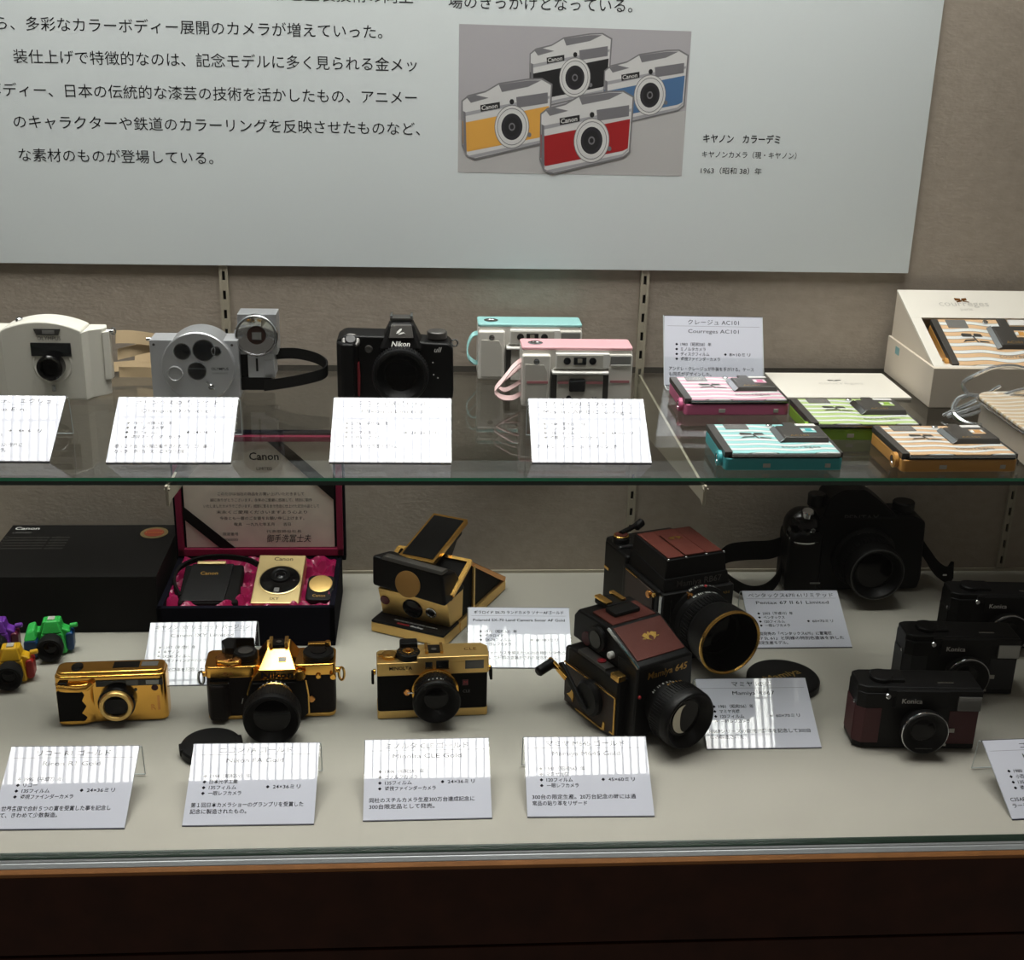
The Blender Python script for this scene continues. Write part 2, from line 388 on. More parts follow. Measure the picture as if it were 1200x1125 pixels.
# ------------------------------------------------------------------ printed panel
def panel():
    t = thing('information_panel', 'large white printed panel on the wall above the shelf', 'sign', (0, -7.2, 0))
    part('board', G().box(-1380, 347.5, 0, 2, 431.6, 1150, PANELW, .3), t)
    g = G(); y = -.25; H = 17.2
    def row(s_, xr, z, w_=None, al='R'): part('text_line', G().text(s_, (xr, y, z-6.2), INK, h=H, w=w_, al=al), t)
    row('ことで、より多くの彩色塗装技術の向上', -300, 756, 330)
    row('ながら、多彩なカラーボディー展開のカメラが増えていった。', -337, 715.5, 490)
    row('装仕上げで特徴的なのは、記念モデルに多く見られる金メッ', -296, 678.6, 478)
    row('ボディー、日本の伝統的な漆芸の技術を活かしたもの、アニメー', -296, 640.4, 512)
    row('のキャラクターや鉄道のカラーリングを反映させたものなど、', -292, 603.5, 490)
    row('な素材のものが登場している。', -546, 564.3, 234)
    row('場のきっかけとなっている。', -36, 752, 222)
    g.text('キヤノン　カラーデミ', (62, y, 594.5), INK, h=11.5, w=98, al='L', bold=.02)
    g.text('キヤノンカメラ（現・キヤノン）', (62, y, 576), INK, h=9, w=121, al='L')
    g.text('1963（昭和 38）年', (62, y, 556), INK, h=9, w=78, al='L')
    part('photo_caption', g, t)
    # the printed colour photograph: flat inks laid on the panel
    C_ = {k: mat('print_'+k, v, .5) for k, v in dict(bg='#a3a1a5', bg2='#aeadad', silver='#c2c2c2', edge='#6f6e70', edge2='#96969a', dark='#6d6c70', black='#1b1b1d', red='#96191d', tan='#cf9a45', blue='#46688f', white='#c6c6c4', lens='#26252b').items()}
    g = G(); lay = [-.2]
    def mm(px, py): return (-245+(px-97)/708*283, 725-(py-95)/435*173)
    def P(pts, m):
        lay[0] -= .012; q = [(mm(*p)[0], lay[0], mm(*p)[1]) for p in pts]; g.poly(q, C_[m])
    def el(cx, cy, rx, ry, m, n=28): P([(cx+rx*math.cos(2*PI*i/n), cy+ry*math.sin(2*PI*i/n)) for i in range(n)], m)
    P([(97, 90), (97, 530), (805, 530), (805, 95)], 'bg'); P([(97, 370), (97, 530), (805, 530), (805, 330), (560, 350)], 'bg2')
    def demi(dx, dy, s_, leather):
        f = lambda pts: [(515+dx+(x-515)*s_, 425+dy+(yy-425)*s_) for x, yy in pts]
        P(f([(356, 350), (376, 333), (430, 319), (470, 295), (560, 280), (602, 278), (635, 295), (632, 458), (612, 475), (398, 528), (372, 516), (358, 484)]), 'edge')
        P(f([(360, 352), (378, 338), (430, 324), (470, 300), (560, 285), (600, 283), (630, 298), (627, 455), (610, 470), (400, 522), (375, 512), (362, 482)]), 'silver')
        P(f([(372, 340), (400, 332), (440, 340), (385, 356)]), 'dark'); P(f([(470, 300), (560, 286), (600, 285), (560, 305), (480, 322)]), 'dark')
        P(f([(360, 410), (372, 414), (626, 360), (624, 446), (608, 454), (376, 503), (362, 478)]), leather)
        P(f([(364, 385), (628, 330), (628, 338), (366, 396)]), 'edge2'); P(f([(362, 492), (376, 516), (608, 463), (626, 446), (626, 452), (609, 470), (398, 521), (374, 517)]), 'edge2')
        P(f([(361, 380), (369, 384), (374, 510), (363, 484)]), 'dark')
        P(f([(414, 362), (474, 351), (475, 370), (416, 382)]), 'black'); P(f([(524, 336), (621, 320), (622, 352), (528, 368)]), 'dark')
        cx, cy = f([(513, 425)])[0]
        for rx, m in ((54, 'dark'), (52, 'white'), (46, 'dark'), (44, 'silver'), (37, 'white'), (33, 'lens'), (24, 'black'), (10, 'dark'), (6, 'black')): el(cx, cy, rx*s_, rx*1.22*s_, m)
        a = f([(511, 350)])[0]; el(*a, 7*s_, 8*s_, 'black'); a = f([(568, 448)])[0]; el(*a, 6*s_, 7*s_, 'dark')
        a = f([(418, 378)])[0]; q = mm(*a); lay[0] -= .012
        g.text('Canon', (q[0], lay[0], q[1]+.3), C_['white'], w=20*s_, al='L', u=(1, 0, .18), bold=.02)
    demi(-60, -187, .9, 'black'); demi(175, -140, .93, 'blue'); demi(-250, -37, 1.0, 'tan'); demi(0, 0, 1.04, 'red')
    part('photo_print', g, t, 'colour print of four small cameras, red, tan, black and blue')
panel()

# ================================================================== CAPTION CARDS
CW, CH = 126.3, 89.5
def card(label, loc, yaw, tilt, t1, t2, bullets, right, body, t1h=7.6, t2h=7.0):
    t = thing('caption_card', label, 'caption card', loc, yaw, 'caption cards in acrylic holders')
    M = Matrix.Rotation(math.radians(tilt), 4, 'X')       # card plane: x right, y up the slope
    bow = lambda y: 0.0
    g = G().box(-CW/2, CW/2, 0, CH, -1.0, 0.6, PAPER, .25)
    part('card', g.xf(M), t)
    g = G(); U, V = (1, 0, 0), (0, 1, 0); z = .68
    tx = lambda s_, x, fy, h, al='L', w_=None: g.text(s_, (x, CH*(1-fy)-h*.36, z), CARDINK, U, V, h=h, w=w_, al=al, bold=.012 if h < 6 else 0)
    if t1: tx(t1, 0, .085, t1h, 'C', min(112, t1h*1.02*sum(1 if ord(c) > 255 else .58 for c in t1)))
    g.box(-CW/2+4, CW/2-4, CH*.855, CH*.855+.35, .6, .66, RULE)
    if t2: tx(t2, 0, .215, t2h, 'C', min(114, t2h*.62*len(t2)))
    def dia(x, fy):
        y = CH*(1-fy); g.poly([(x-1.9, y, z), (x, y-1.9, z), (x+1.9, y, z), (x, y+1.9, z)], CARDINK)
    for i, s_ in enumerate(bullets):
        fy = .41+.071*i; dia(-CW/2+.125*CW, fy); tx(s_, -CW/2+.165*CW, fy, 5.2, 'L', min(64, 4.6*sum(1 if ord(c) > 255 else .6 for c in s_)))
    if right: dia(-CW/2+.62*CW, .55); tx(right, -CW/2+.66*CW, .55, 5.2, 'L', 27)
    for i, s_ in enumerate(body): tx(s_, -CW/2+.045*CW, .765+.078*i, 5.6, 'L', min(113, 4.95*len(s_)))
    part('lettering', g.xf(M), t)
    # clear holder: front plate behind the card, rounded bend, short back leg
    top = M @ Vector((0, CH+.5, -2)); bot = M @ Vector((0, 0, -2)); g = G()
    prof = [bot, top, top+Vector((0, 3, -1.0)), top+Vector((0, 4.5, -4)), Vector((0, top.y+9, 1.2))]
    if tilt > 50: prof = [Vector((0, -26, 1.2)), Vector((0, -2, 1.2)), top, top+Vector((0, 2, 0))]
    n = len(prof); vs = [(sx*(CW/2+.6), p.y, p.z) for p in prof for sx in (-1, 1)]
    g.add(vs, [[2*i, 2*i+1, 2*i+3, 2*i+2] for i in range(n-1)], ACRYL)
    for sx in (-1, 1): g.tube([(sx*(CW/2+.6), p.y, p.z) for p in prof[(0 if tilt > 50 else 1):]], .55, ACRYLGLINT, 6)  # edge highlights of the clear sheet, put in as pale tubes
    a_, b_ = prof[-1], prof[0]
    g.tube([(-CW/2-.6, (a_ if tilt < 50 else b_).y, 1.0), (CW/2+.6, (a_ if tilt < 50 else b_).y, 1.0)], .6, ACRYLGLINT, 6)
    part('acrylic_holder', g, t, 'clear acrylic card holder')
    part('lower_edge_shade', G().box(-CW/2, CW/2, -.9, 0, -2.4, .5, CARDEDGE).xf(M), t)  # dark strip standing in for the card's shaded lower side
    part('upper_edge', G().box(-CW/2, CW/2, CH, CH+.7, -2.2, .4, CARDEDGE).xf(M), t)
    return t
N = lambda y, s_: f'{y}（{s_}）年'
card('white caption card, cut off by the picture edge, in front of the ivory camera', (-732.2, -380.2, SH+1), -1, 31, 'オリンパス Ecru（エクリュ）', 'Olympus Ecru', [N(1991, '平成3'), 'オリンパス光学', '135フィルム', '透視ファインダーカメラ'], '24×36ミリ', ['ミューをもとに、限定２万台のみ世界に', '向けて、特別製作されたカメラ。'])
card('glare-striped caption card in front of the silver camera with round faceplate', (-548.6, -384.2, SH+1), .2, 31, 'オリンパス Oプロダクト', 'Olympus O-Product', [N(1988, '昭和63'), 'オリンパス光学', '135フィルム', '透視ファインダーカメラ'], '24×36ミリ', ['限定２万台のみ製造販売されたアルミ外装の', 'カメラ。外付けストロボが付属。'])
card('glaring white caption card in front of the black autofocus reflex camera', (-321.6, -383.3, SH+1), -.6, 31, 'ニコン u 限定モデル', 'Nikon u Limited', [N(2006, '平成18'), 'ニコン', '135フィルム', '一眼レフカメラ'], '24×36ミリ', ['マークを付けた限定モデル。', ''])
card('glaring white caption card in front of the pink compact camera', (-110.5, -383, SH+1), -.3, 31, 'ミノルタ AF-E クレージュ', 'Minolta AF-E Courreges', [N(1984, '昭和59'), 'ミノルタカメラ', '135フィルム', '透視ファインダーカメラ'], '24×36ミリ', ['アンドレ・クレージュがデザインした。'])
card('grey upright caption card standing behind the pink disc camera', (81.2, -91.5, SH+1), -2.3, 63, 'クレージュ AC101', 'Courreges AC101', [N(1983, '昭和58'), 'ミノルタカメラ', 'ディスクフィルム', '透視ファインダーカメラ'], '8×10ミリ', ['アンドレ・クレージュが外装を手がける。ケース', 'も同氏がデザインした。'])
card('caption card in front of the gold compact camera with black grip', (-636.6, -585.7, 1), -.6, 27, 'リコー R1 ゴールド', 'Ricoh R1 Gold', [N(1995, '平成7'), 'リコー', '135フィルム', '透視ファインダーカメラ'], '24×36ミリ', ['世界各国で合計５つの賞を受賞した事を記念し', 'て、きわめて少数製造。'])
card('caption card in front of the gold reflex camera and its lens cap', (-456.3, -584.7, 1), -.4, 27, 'ニコン FA ゴールド', 'Nikon FA Gold', [N(1984, '昭和59'), '日本光学工業', '135フィルム', '一眼レフカメラ'], '24×36ミリ', ['第１回日本カメラショーのグランプリを受賞した', '記念に製造されたもの。'])
card('caption card in front of the gold rangefinder camera', (-282.9, -580.9, 1), .5, 27, 'ミノルタ CLE ゴールド', 'Minolta CLE Gold', [N(1984, '昭和59'), 'ミノルタカメラ', '135フィルム', '透視ファインダーカメラ'], '24×36ミリ', ['同社のスチルカメラ生産300万台達成記念に', '300台限定品として発売。'])
card('caption card in front of the gold-trimmed prism camera with side crank', (-121.8, -580.8, 1), -.9, 27, 'マミヤ M645 ゴールド', 'Mamiya M645 Gold', [N(1981, '昭和56'), 'マミヤ光機', '120フィルム', '一眼レフカメラ'], '45×60ミリ', ['300台の限定生産。20万台記念の時には通', '常品の貼り革をリザード'])
card('caption card overlapping the large black lens cap with gold writing', (81.8, -462.5, 1), 0, 27, 'マミヤ RB67', 'Mamiya RB67', [N(1981, '昭和56'), 'マミヤ光機', '120フィルム', '一眼レフカメラ'], '60×70ミリ', ['RB67シリーズの発売10周年を記念して300台', 'のみ製造された。'])
card('grey caption card in front of the black strapped prism camera', (188.8, -233, 1), 0, 27, 'ペンタックス67Ⅱ 61リミテッド', 'Pentax 67 Ⅱ 61 Limited', [N(2003, '平成15'), 'ペンタックス', '120フィルム', '一眼レフカメラ'], '60×70ミリ', ['中国発売の「ペンタックス67Ⅱ」に蓄電機', '「67 SL 61」と同様の特別色塗装を施した', '限定生産モデル。'])
card('glaring caption card beside the folding gold instant camera', (-171.1, -278.1, 1), -1.7, 27, 'ポラロイド SX-70 ランドカメラ ソナーAFゴールド', 'Polaroid SX-70 Land Camera Sonar AF Gold', [N(1978, '昭和53'), 'ポラロイド', 'SX-70フィルム', '一眼レフカメラ'], '80×80ミリ', ['オートフォーカスを備えたSX-70の特別な金色の', '限定機種。二種類の塗装がされた記念モデル。'], 5.6, 5.4)
card('glare-striped caption card in front of the open presentation box', (-551.3, -311.7, 1), .9, 27, 'キヤノン IXY リミテッド バージョン', 'Canon IXY Limited', [N(1997, '平成9'), 'キヤノン', 'IX240フィルム', '透視ファインダーカメラ'], '17×30ミリ', ['会社創立60周年を記念した限定生産品。'])
card('caption card in front of the dark red and black compact cameras', (361.8, -595.2, 1), 2.6, 27, 'コニカ C35AF', 'Konica C35AF', [N(1980, '昭和55'), '小西六写真工業', '135フィルム', '透視ファインダーカメラ'], '24×36ミリ', ['C35AFシリーズの記念に作られた色違いのカ', 'ラーモデル。'])

# ================================================================== LENS HELPER
def lens(parent, c, d, prof, m=BLACK, glass_r=16, glass_t=0, marks=None, ribs=None, gm=LENSG, ring=None):
    """barrel part with front glass, rib ring and engraved marks as sub-parts."""
    g = G().lathe(c, d, prof, m, 48); b = part('lens', g, parent)
    u, v, w_ = basis(d)
    part('front_glass', G().lathe(Vector(c)+w_*glass_t, d, [(glass_r, -2), (glass_r, 0), (glass_r*.7, .7), (glass_r*.35, 1.1), (0, 1.2)], gm, 36), b)
    if ribs:
        r, t0, t1, n = ribs; g = G()
        for i in range(n):
            a = 2*PI*i/n; e = u*math.cos(a)+v*math.sin(a); q = u*-math.sin(a)+v*math.cos(a); k = PI*r/n*.5
            pp = [Vector(c)+w_*t+e*rr+q*s_*k for t in (t0, t1) for rr, s_ in ((r-.6, -1), (r-.6, 1), (r+.9, .7), (r+.9, -.7))]
            g.hexa(pp, m)
        part('focus_ring', g, b)
    if marks:
        g = G()
        for r, t, s_, h, mm_ in marks:
            n = len(s_)
            for i, ch in enumerate(s_):
                if ch == ' ': continue
                a = math.radians(90)-(i-(n-1)/2)*h*.62/r
                # u = horizontal, v = vertical depends on basis; take world up
                up = Vector((0, 0, 1))-w_*w_.z; up.normalize(); rt = up.cross(-w_)*-1
                rt = w_.cross(up)*1.0; rt = -rt if False else rt
                e = rt*math.cos(a)+up*math.sin(a); q = rt*math.sin(a)-up*math.cos(a)
                o = Vector(c)+w_*t+e*(r+.25)
                g.text(ch, o, mm_, q, -w_, h=h, al='C', bold=.02)
        part('scale', g, b)
    if ring: part('trim_ring', G().lathe(c, d, ring[0], ring[1], 48), b)
    return b
# ================================================================== UPPER SHELF CAMERAS
def ecru():
    t = thing('compact_camera', 'ivory compact camera with moulded wings and beige strap', 'camera', (-729, -166, SH), -1)
    plan = [(-46, 0), (46, 0), (52, 14), (66, 24), (68, 34), (62, 46), (-62, 46), (-68, 34), (-66, 24), (-52, 14)]
    g = G(); n = 24
    arch = [(-46, 1), (46, 1)]+[(46-92*i/n, 84+11*math.sin(PI*i/n)**.8) for i in range(n+1)]
    g.prism(arch, 'y', 0, 40, IVORY, 2.2, 3)
    g.prism([(46, 0), (50, 12), (64, 22), (68, 30), (64, 44), (44, 44), (44, 0)], 'z', 1, 82, IVORY, 1.5)
    g.prism([(-46, 0), (-44, 0), (-44, 44), (-64, 44), (-68, 30), (-64, 22), (-50, 12)], 'z', 1, 82, IVORY, 1.5)
    g.prism([(64, 20), (71, 24), (71, 36), (64, 40)], 'z', 20, 78, IVORY, 1)
    part('body', g, t)
    part('viewfinder_window', G().prism([(-8, 86.5), (23, 86.5), (20, 79), (-5, 79)], 'y', -1, 3, WINGREY, .3).box(2, 16, -1.4, 0, 80.5, 85, FLASHG, .2), t)
    part('sensor_window', G().box(-13, 33, -1.2, 3, 54, 70, WINDOW, .4), t)
    g = G().lathe((10, 1, 44), '-y', [(23, -2), (23, 1.2), (21.5, 1.8), (18, .4), (18, -2)], IVORY, 44); part('lens_surround', g, t)
    lens(t, (10, 0, 43), '-y', [(15, -2), (15, 13), (13.5, 14.5), (11, 13), (10, 9), (0, 9)], BLACKG, 9.5, 9.5)
    part('hinge_pin', G().cyl((9, -1.5, 12), 'z', 7, 2.2, CHROME, n=16, bev=.6), t)
    part('lettering', G().text('OLYMPUS', (9, -.4, 73.2), GREYINK, w=27), t)
    part('strap_lug', G().cyl((67, 30, 77), 'x', 9, 2.5, CHROME, n=16, bev=.5).tube([(75, 30, 77+4*math.cos(a)) if False else (75+3*math.sin(a), 30, 77+4*math.cos(a)) for a in [2*PI*i/14 for i in range(14)]], .8, CHROME, closed=True), t)
    part('release_button', G().cyl((-30, 22, 88), 'z', 6, 4, CHROME, n=20, bev=.8), t)
    g = G()
    g.ribbon(spline([(77, 31, 70), (92, 40, 68), (112, 60, 60), (122, 82, 50), (118, 100, 36), (100, 108, 24)]), (0, 4, 15), 1.6, TANLEA)
    g.ribbon(spline([(77, 33, 48), (90, 40, 50), (108, 62, 50), (120, 84, 44), (118, 104, 34), (98, 112, 24), (78, 108, 20)]), (0, 3, 13), 1.6, TANLEA)
    g.ribbon(spline([(77, 34, 26), (98, 52, 21), (126, 74, 15), (140, 100, 15), (132, 122, 14), (104, 128, 12), (60, 118, 10), (30, 108, 10)]), (0, 3, 12), 1.6, TANLEA)
    part('strap', g, t, 'beige leather neck strap')
ecru()

def oproduct():
    t = thing('compact_camera', 'square silver camera with round faceplate and three dark ports', 'camera', (-559.5, -152, SH), 0)
    part('body', G().box(-50, 53, 0, 36, 0, 70.5, SILVERL, .8), t)
    g = G().lathe((6.5, 12, 40), '-y', [(42.5, -20), (42.5, 20), (41.3, 21.2), (0, 21.2)], SILVER, 72)
    f = part('faceplate', g, t)
    def port(x, z, r): part('port', G().lathe((x, -9.4, z), '-y', [(r+1.1, -1), (r+1.1, .5), (r, .6), (r, .1), (0, .1)], CHROME, 36).lathe((x, -9.6, z), '-y', [(r, 0), (0, .15)], WINDOW, 36), f)
    port(-10.4, 59.5, 9.3); port(14.5, 61, 12.5); port(29, 60, 5); port(5.4, 36, 10.3)
    part('knob', G().lathe((-20.3, -9.4, 33), '-y', [(9, 0), (9, 2.5), (8.2, 3), (7.6, 1.6), (0, 1.6)], SILVER, 36), f)
    part('lever', G().cyl((20.9, -9, 17), '-y', 4, 3.6, CHROME, n=20, bev=.8).tube([(16, -11, 23), (20, -12, 18), (25, -12, 14)], 1.3, CHROME), f)
    part('lettering', G().text('OLYMPUS', (32, -9.45, 37), INK, w=20, bold=.02).text('O-PRODUCT', (32, -9.45, 32), GREYINK, w=18), f)
    for x in (-45, 46): part('screw', G().cyl((x, .3, 65), '-y', .7, 1.6, GREYD, n=12), t)
    part('strap_lug', G().cyl((-50, 18, 67), '-x', 7, 2.2, CHROME, n=16, bev=.5), t)
oproduct()

def flash():
    t = thing('flash_unit', 'tall silver flash unit with round reflector and black strap', 'flash', (-484, -142, SH), 0)
    part('body', G().box(-24, 22, 4, 36, 50, 99, SILVER, .8).box(-13.5, 18, 2, 34, 22, 52, SILVERL, .6).box(-4, -1.5, 1.4, 3, 30, 46, SLOT).box(5, 16, .8, 3, 26, 44, SILVER, .6), t)
    part('reflector', G().lathe((-2, 4, 74), '-y', [(25.5, -1), (25.5, 5), (24.5, 6.5), (23, 6.2), (22, 4.8)], CHROME, 56).lathe((-2, 4, 74), '-y', [(22.3, 5), (17, 2.5), (10, .8), (5, .3), (0, .2)], CHROME, 56).lathe((-2, 4, 74), '-y', [(11, 1.2), (11, 2), (0, 2)], mat('core_reflection', '#3a2620', .3), 24).box(-7, 4, .9, 1.6, 69, 78, FLASHG), t)  # brown disc paints a dark reflection into the bowl
    part('mount', G().box(-26, -13, 6, 34, 22, 68, BLACK, .8).box(-27, 14, 2, 34, 6, 22, BLACK, 1.5), t)
    ring = [(14, 22, 46), (40, 26, 46), (66, 20, 42), (80, 6, 36), (76, -8, 30), (52, -16, 25), (26, -16, 20), (6, -8, 15)]
    part('strap', G().ribbon(spline(ring), (0, 2, 13), 1.8, BLEATHER), t, 'black wrist strap')
flash()

def dslr():
    t = thing('reflex_camera', 'black autofocus reflex camera with red grip line on the glass shelf', 'camera', (-321.5, -163, SH), -.5)
    g = G()
    g.prism([(-69, 1), (69, 1), (70, 12), (69, 64), (64, 70), (36, 71), (-12, 78), (-60, 79), (-69, 73)], 'y', 6, 48, BLACK, 3, 3)
    g.prism([(-69, 4), (-62, -8), (-48, -9), (-44, 2), (-44, 20), (-69, 20)], 'z', 2, 72, BLACK, 3, 3)
    part('body', g, t)
    part('prism_hump', G().hexa([(-19, -2, 62), (33, -2, 62), (37, 40, 62), (-22, 40, 62), (-7, 8, 93), (22, 8, 93), (19, 34, 97), (-4, 34, 97)], BLACK, 5, 4), t)
    part('hot_shoe', G().box(-6, 21, 16, 36, 95, 98, GREYD, .4).box(-6, -3, 16, 36, 98, 101, CHROME, .4).box(18, 21, 16, 36, 98, 101, CHROME, .4), t)
    part('nameplate', G().hexa([(-7, -.5, 78), (22, -.5, 78), (22, 3, 78), (-7, 3, 78), (-4, 6.8, 92), (19.5, 6.8, 92), (19.5, 10, 92), (-4, 10, 92)], GREYD, .6), t)
    k = Vector((0, 7.3, 14)).normalized()
    g = G(); o = Vector((7, 1.9, 84.5)); 
    def leaf(pts): g.poly([o+Vector((x, 0, 0))+k*y for x, y in pts], WHITEINK)
    leaf([(-5.5, -2), (-2, -1), (1, 2.5), (1.5, 4.6), (-1, 4), (-4, 1)]); leaf([(-3.5, -3), (0, -2.6), (4, -1), (6.2, -2.4), (3.5, .2), (0, -.6)])
    part('emblem', g, t)
    part('lettering', G().text('Nikon', (7, -2.6, 68.5), WHITEINK, (1, 0, 0), k, w=22, bold=.03, italic=.2), t)
    part('model_mark', G().text('uII', (51, .8, 61), WHITEINK, w=9, italic=.3, bold=.02), t)
    part('grip_line', G().prism([(-44.5, 8), (-42.2, 6), (-41.2, 30), (-42.2, 48), (-44.5, 46)], 'y', -3, 6, REDTRIM, .4), t)
    part('power_dial', G().lathe((-52, 6, 71), (0, -.6, .8), [(11, -2), (11, 3), (9.5, 4), (0, 4)], GREYD, 32).lathe((-52, 6, 71), (0, -.6, .8), [(7, 4), (7, 5.5), (5.6, 6.4), (0, 6.4)], BLACKM, 28), t)
    part('sensor_lamp', G().lathe((-31, 6, 63), '-y', [(4.6, 0), (4.6, 3), (3.6, 3.6), (0, 3)], GREYD, 24), t)
    part('mode_dial', G().cyl((50, 26, 72), 'z', 9, 12, GREYD, n=36, bev=1), t)
    part('strap_lug', G().tube([(71+4*math.sin(a), 26, 66+4*math.cos(a)) for a in [2*PI*i/14 for i in range(14)]], 1, CHROME, closed=True), t)
    lens(t, (7, 6, 39), '-y', [(25, -2), (26, 2), (27, 16), (32.5, 20), (33, 33), (32, 36), (30, 37), (27, 36), (20, 27), (0, 27)], BLACK, 18, 27.5, ribs=(32.7, 21, 31, 60))
    g = G()
    for x, z in ((45, 47), (46, 32), (51, 28)): g.cyl((x, 5.8, z), '-y', .6, .8, WHITEINK, n=10)
    part('marks', g, t)
dslr()

def af_compact(label, loc, yaw, colour, line, opened):
    t = thing('compact_camera', label, 'camera', loc, yaw, 'pastel compact cameras')
    g = G()
    g.prism(rrect(-67, 65, .5, 69, 4), 'y', 4, 44, PEARL, 1.6, 3)
    g.prism(rrect(-67, -33, .5, 64, 3), 'y', -4, 6, PEARL, 2.4, 3)                     # grip
    g.prism(rrect(36, 65, .5, 64, 3), 'y', 0, 6, PEARL, 1.6, 2)
    g.hexa([(-31, 4, 44), (38, 4, 44), (38, 10, 44), (-31, 10, 44), (-27, -3, 48), (35, -3, 48), (35, 10, 48), (-27, 10, 48)], PEARL, .5)
    g.box(-27, 37, -3, 10, 48, 65.5, WHITEP, 1)
    part('body', g, t)
    part('top_cover', G().prism(rrect(-67.3, 65.3, 3, 44.5, 4), 'z', 68, 72, colour, 1.6, 3, 60), t)
    part('grip_panel', G().prism([(-63, 5), (-37, 5), (-37, 44), (-41, 52), (-63, 53)], 'y', -5, -3.6, GREYP, .5), t)
    part('emblem', G().lathe((-50, -3.9, 56), '-y', [(3.6, 0), (3.6, .8), (2.6, 1), (0, .9)], CHROME, 24).box(-53, -47, -5, -4, 55.6, 56.6, GREYD), t)
    w_ = part('window_panel', G().box(-25.5, 29, -4, -2.6, 49, 64, GREYP, .4), t)
    g = G()
    for x in (-13.8, 16.6): g.cyl((x, -3.8, 57), '-y', .8, 4.3, WINDOW, n=28)
    g.box(-6, 9, -4.8, -3.8, 52.5, 61.5, WINDOW, .3).box(-1.5, 4, -5, -4.6, 55, 60, LENSB, .2)
    part('finder_windows', g, w_)
    part('flash_window', G().box(38.5, 62.5, -.9, 1, 51, 62, FLASHG, .5).box(38.5, 62.5, -1.3, -.8, 50.3, 52, WHITEP, .2), t)
    part('lens_cover', G().hexa([(-31, -8, 41), (36, -8, 41), (37, 4, 41), (-32, 4, 41), (-31, -8, 44), (36, -8, 44), (37, 4, 45), (-32, 4, 45)], WHITEP, 1), t)
    part('lens_bay', G().box(-31, 37, -1, 4.5, 1, 41, GREYD, .3), t)
    part('lens_panel', G().hexa([(-25, -6, 1), (30, -6, 1), (30, 3, 1), (-25, 3, 1), (-25, -4, 39.5), (30, -4, 39.5), (30, 3, 39.5), (-25, 3, 39.5)], GREYP, .6), t)
    part('lens_window', G().prism(rrect(-10.5, 8.5, 20, 36, 2), 'y', -6.8, -4.5, WINDOW, .3), t)
    part('sensor', G().cyl((-10.5, -5.4, 12), '-y', 1.2, 3.3, WINDOW, n=20), t)
    if line:
        for x0, x1, y in ((-61, -36, -5.4), (-24.5, -11.5, -6.1), (9.5, 29.5, -6.1), (39, 62, -.7)): part('stripe', G().box(x0, x1, y, y+.6, 29.5, 32.5, PINKD), t)
        part('lettering', G().text('AF', (19, -6.4, 9), GREYINK, w=9, italic=.3), t)
    part('release_button', G().lathe((-50, 22, 71), 'z', [(9, 0), (9, 1.6), (7, 2.2), (6.5, 1.2), (0, 1.4)], CHROME, 32), t)
    part('strap', G().ribbon(spline([(-66, 20, 56), (-74, 14, 54), (-80, 8, 42), (-79, 2, 30), (-72, 4, 22), (-66, 16, 18)]) if not line else spline([(-66, 18, 52), (-76, 8, 47), (-90, -8, 34), (-99, -16, 24), (-92, -16, 16), (-78, -6, 12), (-66, 14, 12)]), (0, 7, 4), 1.6, colour if not line else mat('strap_pale_pink', '#d9b9b8', .5), ), t)
    if line: part('strap_loop', G().ribbon(spline([(-66, 22, 44), (-80, 10, 36), (-94, 2, 26), (-86, 0, 20), (-66, 16, 26)]), (0, 6, 3.5), 1.5, MATS['strap_pale_pink']), t)
    return t
af_compact('mint-topped compact camera standing behind the pink one', (-152, -66, SH), 0, MINT, False, True)
af_compact('pink-topped compact camera with pink stripe and wrist strap', (-104.5, -180, SH), 0, PINKM, True, True)

